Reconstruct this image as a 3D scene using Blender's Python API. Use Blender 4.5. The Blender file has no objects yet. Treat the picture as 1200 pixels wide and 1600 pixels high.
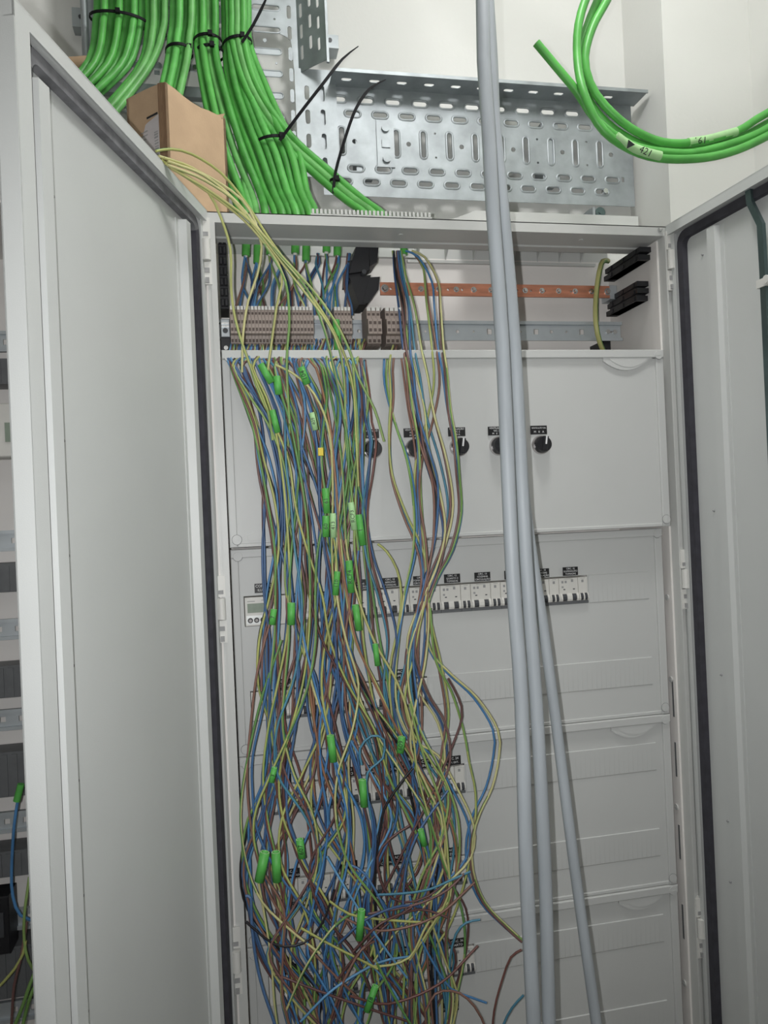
import bpy, bmesh, math, random
from mathutils import Vector, Matrix

C = bpy.context.scene.collection
PI = math.pi
rnd = random.Random(11)

# ------------------------------------------------------------------ camera
CAM = Vector((-0.0031, -1.22817, 1.46729))
YAW, PITCH, ROLL, FPX = 0.199777, 0.003393, -0.043407, 1226.22
fw = Vector((math.sin(YAW)*math.cos(PITCH), math.cos(YAW)*math.cos(PITCH), math.sin(PITCH)))
rt0 = Vector((math.cos(YAW), -math.sin(YAW), 0)); up0 = rt0.cross(fw)
RT = rt0*math.cos(ROLL) + up0*math.sin(ROLL)
UP = -rt0*math.sin(ROLL) + up0*math.cos(ROLL)
cam_d = bpy.data.cameras.new('camera'); cam = bpy.data.objects.new('camera', cam_d); C.objects.link(cam)
M = Matrix((RT, UP, -fw)).transposed().to_4x4(); M.translation = CAM
cam.matrix_world = M
cam_d.sensor_fit = 'VERTICAL'; cam_d.sensor_height = 24; cam_d.lens = FPX/1600*24
cam_d.clip_start = 0.02
bpy.context.scene.camera = cam

# ------------------------------------------------------------------ world, lamps, exposure
W = bpy.data.worlds.new('world'); bpy.context.scene.world = W; W.use_nodes = True
W.node_tree.nodes['Background'].inputs[0].default_value = (0.9, 0.95, 1, 1)
W.node_tree.nodes['Background'].inputs[1].default_value = 0.3
def point(name, loc, power, size, col):
    l = bpy.data.lights.new(name, 'POINT'); l.energy = power; l.shadow_soft_size = size; l.color = col
    o = bpy.data.objects.new(name, l); o.location = loc; C.objects.link(o); return o
point('ceiling_or_fill_lamp', (0.45, -0.42, 2.72), 17.8, 0.10, (1, 0.997, 0.99))
point('ceiling_or_fill_lamp', (0.2, -2.4, 2.6), 7, 0.16, (1, 0.985, 0.96))  # added fill lamp, unseen behind the camera, to lift the left door
fl = bpy.data.lights.new('phone_flash', 'SPOT'); fl.energy = 30; fl.shadow_soft_size = 0.004; fl.color = (0.98, 0.99, 1)
fl.spot_size = math.radians(112); fl.spot_blend = 1.0
flo = bpy.data.objects.new('phone_flash', fl); flo.matrix_world = M @ Matrix.Translation((-0.030, 0.006, 0.004)); C.objects.link(flo)
vs = bpy.context.scene.view_settings
vs.view_transform = 'Standard'; vs.look = 'None'; vs.gamma = 1; vs.use_curve_mapping = False; vs.exposure = 0.0

# ------------------------------------------------------------------ a pixel of the photograph -> a point on a real plane
def ray(x, y): return RT*((x-600)/FPX) - UP*((y-800)/FPX) + fw
def at(x, y, Y): d = ray(x, y); return CAM + d*((Y-CAM.y)/d.y)
def atz(x, y, Z): d = ray(x, y); return CAM + d*((Z-CAM.z)/d.z)

# ------------------------------------------------------------------ materials
def srgb(*c):
    return tuple(((v/255)/12.92 if v/255 <= .04045 else (((v/255)+.055)/1.055)**2.4) for v in c) + (1,)
def mat(name, col, rough=.5, metal=0, noise=.0, nscale=40, bump=0, bscale=200, col2=None, stretch=None, spec=.5):
    m = bpy.data.materials.new(name); m.use_nodes = True; nt = m.node_tree; b = nt.nodes['Principled BSDF']
    b.inputs['Base Color'].default_value = col; b.inputs['Roughness'].default_value = rough; b.inputs['Metallic'].default_value = metal
    b.inputs['Specular IOR Level'].default_value = spec
    tc = nt.nodes.new('ShaderNodeTexCoord'); src = tc.outputs['Object']
    if stretch:
        mp = nt.nodes.new('ShaderNodeMapping'); mp.inputs['Scale'].default_value = stretch; nt.links.new(src, mp.inputs[0]); src = mp.outputs[0]
    if noise or col2:
        n = nt.nodes.new('ShaderNodeTexNoise'); n.inputs['Scale'].default_value = nscale; n.inputs['Detail'].default_value = 4
        nt.links.new(src, n.inputs['Vector'])
        r = nt.nodes.new('ShaderNodeValToRGB')
        c2 = col2 or tuple(min(1, v*(1+noise)) for v in col[:3]) + (1,)
        c1 = col if col2 else tuple(v*(1-noise) for v in col[:3]) + (1,)
        r.color_ramp.elements[0].position = .35; r.color_ramp.elements[1].position = .65
        r.color_ramp.elements[0].color = c1; r.color_ramp.elements[1].color = c2
        nt.links.new(n.outputs['Fac'], r.inputs[0]); nt.links.new(r.outputs[0], b.inputs['Base Color'])
    if bump:
        n2 = nt.nodes.new('ShaderNodeTexNoise'); n2.inputs['Scale'].default_value = bscale; nt.links.new(src, n2.inputs['Vector'])
        bp = nt.nodes.new('ShaderNodeBump'); bp.inputs['Strength'].default_value = bump; bp.inputs['Distance'].default_value = .001
        nt.links.new(n2.outputs['Fac'], bp.inputs['Height']); nt.links.new(bp.outputs[0], b.inputs['Normal'])
    return m
MT = dict(
    wall=mat('painted_wall', srgb(226, 226, 222), .9, noise=.02, nscale=3, bump=.25, bscale=120, spec=.2),
    floor=mat('concrete_floor', srgb(120, 118, 114), .8, noise=.1, nscale=6),
    ceil=mat('painted_ceiling', srgb(232, 232, 228), .9, noise=.02, nscale=3),
    paint=mat('light_grey_powder_coat', srgb(196, 197, 194), .42, noise=.02, nscale=8, bump=.12, bscale=900),
    door=mat('grey_door_paint', srgb(198, 200, 198), .4, noise=.02, nscale=5, bump=.1, bscale=900),
    plate=mat('grey_cover_plastic', srgb(196, 197, 195), .5, noise=.015, nscale=6),
    back=mat('cabinet_back_paint', srgb(230, 226, 222), .55, noise=.03, nscale=6),
    gasket=mat('black_foam_gasket', srgb(56, 55, 62), .8, noise=.15, nscale=60),
    gasket_lit=mat('lit_foam_gasket', srgb(112, 112, 115), .8, noise=.2, nscale=60),  # lighter copy of the gasket colour, light on its top run painted in
    galv=mat('galvanised_steel', srgb(166, 172, 175), .5, .62, noise=.14, nscale=22, bump=.1, bscale=60),
    zinc=mat('zinc_rail', srgb(188, 194, 198), .4, .5, noise=.06, nscale=20),
    steel=mat('bright_screw_steel', srgb(205, 205, 205), .25, .95, noise=.05),
    darksteel=mat('dark_lock_bar_steel', srgb(88, 104, 104), .3, .7, noise=.15, nscale=20),
    copper=mat('copper_bar', srgb(214, 146, 118), .4, .6, noise=.14, nscale=25, stretch=(1, 6, 6)),
    black=mat('black_plastic', srgb(28, 28, 32), .45, noise=.1, nscale=60),
    tie=mat('black_nylon_tie', srgb(16, 16, 19), .6, noise=.1, nscale=60, spec=.2),
    label=mat('black_engraved_plate', srgb(17, 17, 19), .5, noise=.1, nscale=90),
    ink=mat('white_engraving', srgb(225, 225, 225), .6, noise=.05, nscale=200),
    greyink=mat('grey_print', srgb(150, 150, 150), .6, noise=.05, nscale=200),
    marker=mat('black_marker_ink', srgb(16, 24, 20), .6, noise=.05, nscale=200),
    white=mat('white_plastic', srgb(214, 213, 208), .45, noise=.02, nscale=40),
    device=mat('breaker_white_plastic', srgb(212, 210, 204), .45, noise=.02, nscale=60),
    handle=mat('breaker_grey_handle', srgb(66, 68, 72), .45, noise=.06, nscale=60),
    strip=mat('breaker_dark_base', srgb(98, 100, 102), .5, noise=.06, nscale=60),
    lcd=mat('lcd_glass', srgb(140, 152, 138), .2, noise=.05, nscale=120),
    silver=mat('silver_button_field', srgb(190, 192, 190), .3, .5, noise=.08, nscale=60),
    chrome=mat('chrome_bezel', srgb(200, 196, 196), .18, .9, noise=.04),
    terminal=mat('beige_terminal_plastic', srgb(150, 137, 129), .55, noise=.06, nscale=60),
    termdark=mat('terminal_recess', srgb(84, 72, 67), .7, noise=.1, nscale=80),
    card=mat('corrugated_cardboard', srgb(186, 158, 128), .9, noise=.05, nscale=30, bump=.2, bscale=300),
    carddark=mat('cardboard_core', srgb(138, 110, 84), .9, noise=.18, nscale=160, stretch=(6, 6, .4)),
    paper=mat('white_paper_sticker', srgb(196, 190, 190), .7, noise=.03, nscale=60),
    green=mat('green_cable_sheath', srgb(84, 166, 74), .42, noise=.14, nscale=30, spec=.5),
    sleeve=mat('green_marker_sleeve', srgb(84, 168, 76), .5, noise=.1, nscale=60),
    pale=mat('pale_marker_sleeve', srgb(166, 208, 150), .5, noise=.06, nscale=60),
    grey=mat('grey_cable_sheath', srgb(164, 170, 175), .5, noise=.07, nscale=26, stretch=(3, 3, .35), bump=.12, bscale=70),
    blue=mat('blue_wire_insulation', srgb(76, 126, 174), .42, noise=.14, nscale=20),
    darkblue=mat('dark_blue_wire_insulation', srgb(62, 90, 130), .42, noise=.14, nscale=20),
    brown=mat('brown_wire_insulation', srgb(116, 86, 82), .42, noise=.14, nscale=20),
    blk=mat('black_wire_insulation', srgb(34, 32, 36), .42, noise=.1, nscale=20),
    orange=mat('orange_brown_wire_insulation', srgb(150, 108, 84), .42, noise=.12, nscale=20),
    yel=mat('yellow_stripe_insulation', srgb(184, 182, 120), .42, noise=.06, nscale=20),
    grn=mat('green_stripe_insulation', srgb(118, 156, 86), .42, noise=.08, nscale=20),
    palewire=mat('pale_ferrule_wire', srgb(178, 162, 152), .5, noise=.06, nscale=40),
    yellow=mat('yellow_tag_plastic', srgb(220, 196, 60), .5, noise=.05),
)

VAR = {}
def variants(key, cols, rough=.42, noise=.12, nscale=20):
    VAR[key] = [MT[key]] + [mat(MT[key].name, srgb(*c), rough, noise=noise, nscale=nscale) for c in cols]
variants('blue', [(100, 150, 190), (70, 108, 152), (76, 106, 146), (76, 130, 154)])
variants('brown', [(98, 68, 66), (132, 98, 86), (112, 74, 68)])
variants('yel', [(172, 176, 106), (196, 192, 138)])
variants('grn', [(96, 140, 78), (136, 164, 96)])
variants('green', [(92, 176, 84), (74, 152, 66), (104, 172, 94)], noise=.16, nscale=34)

# ------------------------------------------------------------------ mesh helpers
class MB:
    def __init__(s): s.v = []; s.f = []; s.m = []; s.sm = []
    def add(s, vs, fs, mi=0, smooth=False):
        o = len(s.v); s.v += [tuple(p) for p in vs]; s.f += [tuple(i+o for i in f) for f in fs]
        s.m += (list(mi) if isinstance(mi, (list, tuple)) else [mi]*len(fs)); s.sm += [smooth]*len(fs); return s
    def box(s, x0, x1, y0, y1, z0, z1, mi=0):
        v = [(x, y, z) for z in (z0, z1) for y in (y0, y1) for x in (x0, x1)]
        return s.add(v, [(0, 2, 3, 1), (4, 5, 7, 6), (0, 1, 5, 4), (2, 6, 7, 3), (0, 4, 6, 2), (1, 3, 7, 5)], mi)
    def bbox(s, x0, x1, y0, y1, z0, z1, b=.001, mi=0):
        # box whose front (-y) edges are chamfered
        v = [(x0+b, y0, z0+b), (x1-b, y0, z0+b), (x1-b, y0, z1-b), (x0+b, y0, z1-b), (x0, y0+b, z0), (x1, y0+b, z0), (x1, y0+b, z1), (x0, y0+b, z1),
             (x0, y1, z0), (x1, y1, z0), (x1, y1, z1), (x0, y1, z1)]
        f = [(0, 1, 2, 3)]
        for a in range(4):
            n = (a+1) % 4; f += [(a, a+4, n+4, n), (a+4, a+8, n+8, n+4)]
        f.append((11, 10, 9, 8)); return s.add(v, f, mi)
    def prism(s, poly, axis, a0, a1, mi=0, smooth=False):
        # poly in the two other axes (cyclic order kept), extruded along axis from a0 to a1
        def mk(u, w, a): return {0: (a, u, w), 1: (u, a, w), 2: (u, w, a)}[axis]
        n = len(poly); v = [mk(u, w, a0) for u, w in poly] + [mk(u, w, a1) for u, w in poly]
        f = [tuple(range(n)), tuple(range(2*n-1, n-1, -1))] + [(i, i+n, (i+1) % n+n, (i+1) % n) for i in range(n)]
        return s.add(v, f, mi, smooth)
    def cyl(s, p0, p1, r0, r1=None, n=12, mi=0):
        p0, p1 = Vector(p0), Vector(p1); r1 = r0 if r1 is None else r1
        d = (p1-p0).normalized(); a = d.orthogonal().normalized(); b = d.cross(a)
        ring = lambda p, r: [p + (a*math.cos(2*PI*i/n) + b*math.sin(2*PI*i/n))*r for i in range(n)]
        v = ring(p0, r0)+ring(p1, r1)
        s.add(v, [(i, (i+1) % n, (i+1) % n+n, i+n) for i in range(n)], mi, True)
        s.add(ring(p0, r0), [tuple(range(n-1, -1, -1))], mi); s.add(ring(p1, r1), [tuple(range(n))], mi); return s
    def tube(s, pts, r, n=6, mi=0, stripe=None, cap=True):
        pts = [Vector(p) for p in pts]; k = len(pts)
        t = [(pts[min(i+1, k-1)]-pts[max(i-1, 0)]).normalized() for i in range(k)]
        a = t[0].orthogonal().normalized(); v = []
        for i in range(k):
            a = (a - t[i]*a.dot(t[i])).normalized(); b = t[i].cross(a)
            rr = r[i] if isinstance(r, (list, tuple)) else r
            v += [pts[i] + (a*math.cos(2*PI*j/n)+b*math.sin(2*PI*j/n))*rr for j in range(n)]
        f = []; mm = []
        for i in range(k-1):
            for j in range(n):
                f.append((i*n+j, i*n+(j+1) % n, (i+1)*n+(j+1) % n, (i+1)*n+j))
                mm.append(mi if stripe is None else (0 if ((j + i*stripe) % n) < n*.58 else 1))
        s.add(v, f, mm, True)
        if cap:
            s.add(v[:n], [tuple(range(n-1, -1, -1))], mi); s.add(v[-n:], [tuple(range(n))], mi)
        return s
    def mesh(s, name, mats):
        me = bpy.data.meshes.new(name); me.from_pydata(s.v, [], s.f)
        for m in (mats if isinstance(mats, (list, tuple)) else [mats]): me.materials.append(m)
        me.polygons.foreach_set('material_index', s.m); me.polygons.foreach_set('use_smooth', s.sm); me.update(); return me
    def build(s, name, mats, parent=None, loc=(0, 0, 0), mtx=None):
        return link(name, s.mesh(name, mats), parent, loc, mtx)
def link(name, me, parent=None, loc=(0, 0, 0), mtx=None):
    o = bpy.data.objects.new(name, me); C.objects.link(o)
    if mtx is not None: o.matrix_local = mtx
    else: o.location = loc
    if parent: o.parent = parent
    return o
def tag(o, label, cat, group=None, kind=None):
    if label: o['label'] = label
    if cat: o['category'] = cat
    if group: o['group'] = group
    if kind: o['kind'] = kind
    return o
def thing(name, label, cat, loc=(0, 0, 0), group=None, mtx=None):
    o = bpy.data.objects.new(name, None); C.objects.link(o); o.empty_display_size = .02
    if mtx is not None: o.matrix_world = mtx
    else: o.location = loc
    return tag(o, label, cat, group)
def struct(o): o['kind'] = 'structure'; return o
def copy_tree(o, parent=None):
    c = o.copy(); C.objects.link(c); c.parent = parent
    for ch in list(o.children): copy_tree(ch, c)
    return c
def plate2d(outer, holes, thick, bevel=0):
    """flat sheet with holes, in its own XY plane, thickness along Z"""
    cu = bpy.data.curves.new('sheet', 'CURVE'); cu.dimensions = '2D'; cu.fill_mode = 'BOTH'; cu.extrude = thick/2; cu.bevel_depth = bevel
    for loop in [outer]+holes:
        sp = cu.splines.new('POLY'); sp.points.add(len(loop)-1); sp.use_cyclic_u = True
        for p, q in zip(sp.points, loop): p.co = (q[0], q[1], 0, 1)
    ob = bpy.data.objects.new('sheet', cu); me = bpy.data.meshes.new_from_object(ob)
    bpy.data.objects.remove(ob); bpy.data.curves.remove(cu); me.materials.clear(); return me
def rect(x0, x1, y0, y1): return [(x0, y0), (x1, y0), (x1, y1), (x0, y1)]
def circ(x, y, r, n=10): return [(x+r*math.cos(2*PI*i/n), y+r*math.sin(2*PI*i/n)) for i in range(n)]
def stadium(x, y, w, h, n=5):
    """w,h full size"""
    p = []
    if w >= h:
        r = h/2; a = w/2-r
        for i in range(n+1): t = -PI/2+PI*i/n; p.append((x+a+r*math.cos(t), y+r*math.sin(t)))
        for i in range(n+1): t = PI/2+PI*i/n; p.append((x-a+r*math.cos(t), y+r*math.sin(t)))
    else:
        p = [(x+(v-y), y+(u-x)) for u, v in stadium(x, y, h, w, n)][::-1]
    return p
def setmat(me, m): me.materials.append(m); return me
XZ = Matrix(((1, 0, 0, 0), (0, 0, -1, 0), (0, 1, 0, 0), (0, 0, 0, 1)))        # sheet XY -> world XZ, its +Z faces -y
TEXT = {}
def text_mesh(s, size, m, align='CENTER'):
    k = (s, round(size, 5), m.name, align)
    if k not in TEXT:
        cu = bpy.data.curves.new('text', 'FONT'); cu.body = s; cu.size = size; cu.align_x = align; cu.align_y = 'CENTER'
        cu.extrude = .00012; cu.resolution_u = 2
        ob = bpy.data.objects.new('text', cu); me = bpy.data.meshes.new_from_object(ob)
        bpy.data.objects.remove(ob); bpy.data.curves.remove(cu); me.materials.clear(); me.materials.append(m); TEXT[k] = me
    return TEXT[k]
def smooth_path(pts, step=.012):
    """Catmull-Rom through 3D points"""
    P = [Vector(p) for p in pts]; P = [P[0]*2-P[1]]+P+[P[-1]*2-P[-2]]; out = []
    for i in range(1, len(P)-2):
        p0, p1, p2, p3 = P[i-1:i+3]; n = max(2, int((p2-p1).length/step))
        for j in range(n):
            t = j/n; out.append(.5*((2*p1)+(-p0+p2)*t+(2*p0-5*p1+4*p2-p3)*t*t+(-p0+3*p1-3*p2+p3)*t**3))
    out.append(P[-2]); return out
ORD = ['first', 'second', 'third', 'fourth', 'fifth', 'sixth', 'seventh', 'eighth', 'ninth', 'tenth', 'eleventh', 'twelfth', 'thirteenth', 'fourteenth',
       'fifteenth', 'sixteenth', 'seventeenth', 'eighteenth', 'nineteenth', 'twentieth', 'twenty-first', 'twenty-second', 'twenty-third', 'twenty-fourth',
       'twenty-fifth', 'twenty-sixth', 'twenty-seventh', 'twenty-eighth', 'twenty-ninth', 'thirtieth']

# ================================================================== THE ROOM
BACK = 0.447
struct(MB().box(-2.6, 1.165, -3.4, BACK+.1, -.1, 0).build('floor', MT['floor']))
struct(MB().box(-2.6, 1.265, -3.4, BACK+.1, 2.9, 3.0).build('ceiling', MT['ceil']))
struct(MB().box(-2.6, 1.265, BACK, BACK+.1, 0, 2.9).build('wall_back', MT['wall']))
struct(MB().box(1.165, 1.265, -3.4, BACK, 0, 2.9).build('wall_right', MT['wall']))
struct(MB().box(-2.7, -2.6, -3.4, BACK+.1, 0, 2.9).build('wall_left', MT['wall']))
struct(MB().box(-2.7, 1.265, -3.5, -3.4, 0, 2.9).build('wall_front', MT['wall']))
struct(MB().box(.955, 1.165, .285, BACK, 0, 2.9).build('wall_pilaster', MT['wall']))

# ================================================================== THE CABINET
TOP, BOT, XR = 1.944, .06, .759
cab = thing('electrical_cabinet', 'open light grey steel distribution cabinet with two doors swung wide', 'cabinet', (0, 0, 0))
b = MB()
b.box(-.013, XR+.013, 0, .0016, 1.9275, TOP); b.box(-.013, XR+.013, 0, .088, TOP-.0015, TOP)
b.prism([(.0014, 1.9276), (.0014, 1.931), (.088, 1.931), (.088, 1.9255), (.064, 1.9255), (.061, 1.9276)], 0, -.01, XR+.01)
for x in (.07, .30, .62): b.cyl((x, .03, 1.931), (x, .03, 1.9265), .0042, n=10)
b.build('top_beam', MT['paint'], cab)
# left and right frame posts: folded sheet with a thin bright lip
MB().box(-.0135, -.0085, -.002, .03, BOT, 1.9275).box(-.0085, -.001, .0, .0016, BOT, 1.9275).box(-.0085, .0, -.004, .018, BOT, 1.926).build('frame_post', MT['paint'], cab)
MB().box(XR, XR+.003, -.004, .018, BOT, 1.9275).box(XR+.003, XR+.012, .004, .006, BOT, 1.9275).box(XR+.012, XR+.0165, -.0005, .03, BOT, 1.9275).build('frame_post', MT['paint'], cab)
MB().box(-.02, -.0135, .0, .2, BOT, TOP).build('side_wall', MT['back'], cab)
sw = MB().box(XR, XR+.003, .018, .2, BOT, 1.9275).box(XR-.0035, XR, .018, .042, BOT, 1.925)
sw.build('side_wall', MT['back'], cab)
d = MB()
for z0, z1 in ((1.09, 1.155), (.985, 1.045), (.84, .90), (.70, .76)): d.box(XR-.0042, XR-.0030, .026, .030, z0, z1)
d.build('mounting_slot', MT['strip'], cab)
for z in (1.155, .93, 1.62, 1.30, .62):
    MB().cyl((XR-.0035, .032, z), (XR-.0055, .032, z), .0055, n=10).box(XR-.0060, XR-.0052, .0285, .0355, z-.0006, z+.0006).build('screw', MT['paint'], cab)
MB().box(-.02, XR+.003, .2, .204, BOT, 1.946).build('back_panel', MT['back'], cab)
MB().box(-.02, XR+.02, 0, .2, .0, BOT).build('plinth', MT['back'], cab)
# rear cable-entry hood with gussets
h = MB().box(.0, XR, .2, .204, 1.946, 1.985).box(.455, XR+.006, .092, .204, 1.993, 1.996).box(.455, XR+.006, .0895, .092, TOP, 1.996)
h.prism([(.405, TOP), (.455, TOP), (.455, 1.996), (.452, 1.996), (.405, 1.978)], 1, .0895, .092)
h.build('entry_hood', MT['paint'], cab)
for x in (.37, .425, .48, .56, .61, .655, .70):
    MB().prism([(.2, 1.975), (.165, 1.975), (.2, 1.945)], 0, x, x+.0025).build('gusset', MT['paint'], cab)
MB().box(.35, XR-.03, .192, .2, 1.936, 1.941).build('hood_lip', MT['paint'], cab)
br = MB().box(.16, .37, .19, .2, TOP, 1.955).box(.16, .372, .089, .094, TOP, 1.981)
for i in range(30): br.box(.162+i*.007, .166+i*.007, .0885, .095, 1.981, 1.989)
br.build('entry_comb', MT['paint'], cab)
MB().cyl((.752, -.001, 1.9375), (.752, -.005, 1.9375), .0042, .0032, 10).box(.749, .755, -.0056, -.0048, 1.937, 1.938).build('corner_screw', MT['steel'], cab)

# doors -------------------------------------------------------------
def door(hx, ang_dir, nrm, length, ribs, dots, lit_top):
    """local: X along the leaf from the hinge, Y out of the inner face (towards the viewer), Z up"""
    dx = Vector((ang_dir[0], ang_dir[1], 0)).normalized(); ny = Vector((nrm[0], nrm[1], 0)).normalized()
    m = Matrix((dx, ny, (0, 0, 1))).transposed().to_4x4(); m.translation = (hx, -.004, 0)
    z0, z1, th, lp = BOT+.01, TOP, .020, .017
    bb = MB()
    bb.box(0, length, -th, -th+.0015, z0, z1)                                    # skin
    bb.box(0, .0015, -th, -.006, z0, z1); bb.box(length-.0015, length, -th, 0, z0, z1)
    bb.box(0, length, -th, 0, z1-.0015, z1); bb.box(0, length, -th, 0, z0, z0+.0015)
    # rounded return lip
    bb.box(.0, length, -.0015, 0, z1-lp, z1-.0008); bb.box(.0, length, -.0015, 0, z0+.0008, z0+lp)
    bb.box(length-lp-.008, length-.0008, -.0015, 0, z0+lp, z1-lp); bb.box(0, .012, -.0075, -.006, z0+lp, z1-lp)
    bb.box(0, length, -.010, -.0012, z1-lp, z1-lp+.0012); bb.box(length-lp-.008, length-lp-.0068, -.010, -.0012, z0, z1-lp)
    leaf = bb.build('door', MT['door'], cab, mtx=m)
    # foam gasket ring on the skin, with rounded corners
    gw = .0135; gx0, gx1, gz0, gz1 = .0165, length-lp-.010, z0+lp+.003, z1-lp-.002
    def rr(x0, x1, za, zb, r):
        p = []
        for cx, cz, a0 in ((x1-r, za+r, -PI/2), (x1-r, zb-r, 0), (x0+r, zb-r, PI/2), (x0+r, za+r, PI)):
            p += [(cx+r*math.cos(a0+PI/2*i/5), cz+r*math.sin(a0+PI/2*i/5)) for i in range(6)]
        return p
    o_, i_ = rr(gx0, gx1, gz0, gz1, .022), rr(gx0+gw, gx1-gw, gz0+gw, gz1-gw, .012); n = len(o_)
    g = MB(); y0, y1 = -th+.0015, -.008
    v = [(x, y1, z) for x, z in o_]+[(x, y1, z) for x, z in i_]+[(x, y0, z) for x, z in o_]+[(x, y0, z) for x, z in i_]
    f = []; mi_ = []
    for k in range(n):
        q = (k+1) % n; mi_ += [1 if lit_top and o_[k][1] > gz1-.018 and o_[q][1] > gz1-.018 else 0]*3; f += [(k, q, q+n, k+n), (k, k+2*n, q+2*n, q), (k+n, q+n, q+3*n, k+3*n)]  # top run coloured lighter, standing in for light on the foam
    g.add(v, f, mi_); g.build('gasket', [MT['gasket'], MT['gasket_lit']], leaf)
    for s0, s1, zt, hgt in ribs:                                                 # stiffener: folded channel
        MB().prism([(s0-.008, -th+.001), (s0-.008, -th+.003), (s0, -th+.003), (s0+.003, -th+hgt), (s1-.003, -th+hgt), (s1, -th+.003), (s1+.008, -th+.003), (s1+.008, -th+.001)], 2, z0+.05, zt).build('stiffener', MT['door'], leaf)
    for s_, z in dots:
        MB().cyl((s_, -th+.0015, z), (s_, -th+.0042, z), .0022, .0014, 8).build('rivet', MT['greyink'], leaf)
    return leaf
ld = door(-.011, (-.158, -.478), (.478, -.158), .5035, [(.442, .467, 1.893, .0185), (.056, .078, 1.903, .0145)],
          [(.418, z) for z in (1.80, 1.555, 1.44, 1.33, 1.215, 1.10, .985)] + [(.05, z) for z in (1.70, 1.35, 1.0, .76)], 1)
rd = door(XR+.003, (.07, -.998), (-.998, -.07), .42, [(.088, .112, 1.905, .011)],
          [(.068, z) for z in (1.872, 1.45, 1.18, .94, .84)], 0)
lb = MB(); th = .02
zz = [(.186, 1.930), (.188, 1.907), (.207, 1.868), (.208, 1.80)]
for (s0, z0), (s1, z1) in zip(zz, zz[1:]):
    lb.add([(s0, -.004, z0), (s0+.011, -.004, z0), (s1+.011, -.004, z1), (s1, -.004, z1), (s0, -.010, z0), (s0+.011, -.010, z0), (s1+.011, -.010, z1), (s1, -.010, z1)],
           [(0, 1, 2, 3), (4, 7, 6, 5), (0, 4, 5, 1), (1, 5, 6, 2), (2, 6, 7, 3), (3, 7, 4, 0)])
lb.box(.208, .219, -.010, -.004, .2, 1.80)
lb.build('lock_bar', MT['darksteel'], rd)
for z in (1.782, 1.3, .8):
    MB().box(.203, .231, -.019, -.002, z-.006, z+.006).cyl((.225, -.019, z+.002), (.225, .001, z+.002), .006, n=10).build('bar_guide', MT['white'], rd)
def hinge(x, z, s):
    hb = MB().cyl((x, -.008, z-.016), (x, -.008, z+.016), .0068, n=12).box(x-.007, x+.007, -.006, .006, z+.018, z+.05).box(x-.007, x+.007, -.006, .006, z-.052, z-.018)
    hb.box(x-.004, x+.004, -.0075, -.005, z+.022, z+.028, 1).box(x-.004, x+.004, -.0075, -.005, z-.034, z-.027, 1).box(x-.003, x+.003, -.009, -.005, z-.05, z-.042, 1)
    hb.build('hinge', [MT['white'], MT['greyink']], cab)
for x, zs in ((-.0145, (1.882, 1.335, .80)), (XR+.0085, (1.884, 1.335, .735))):
    for z in zs: hinge(x, z, 0)

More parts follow.
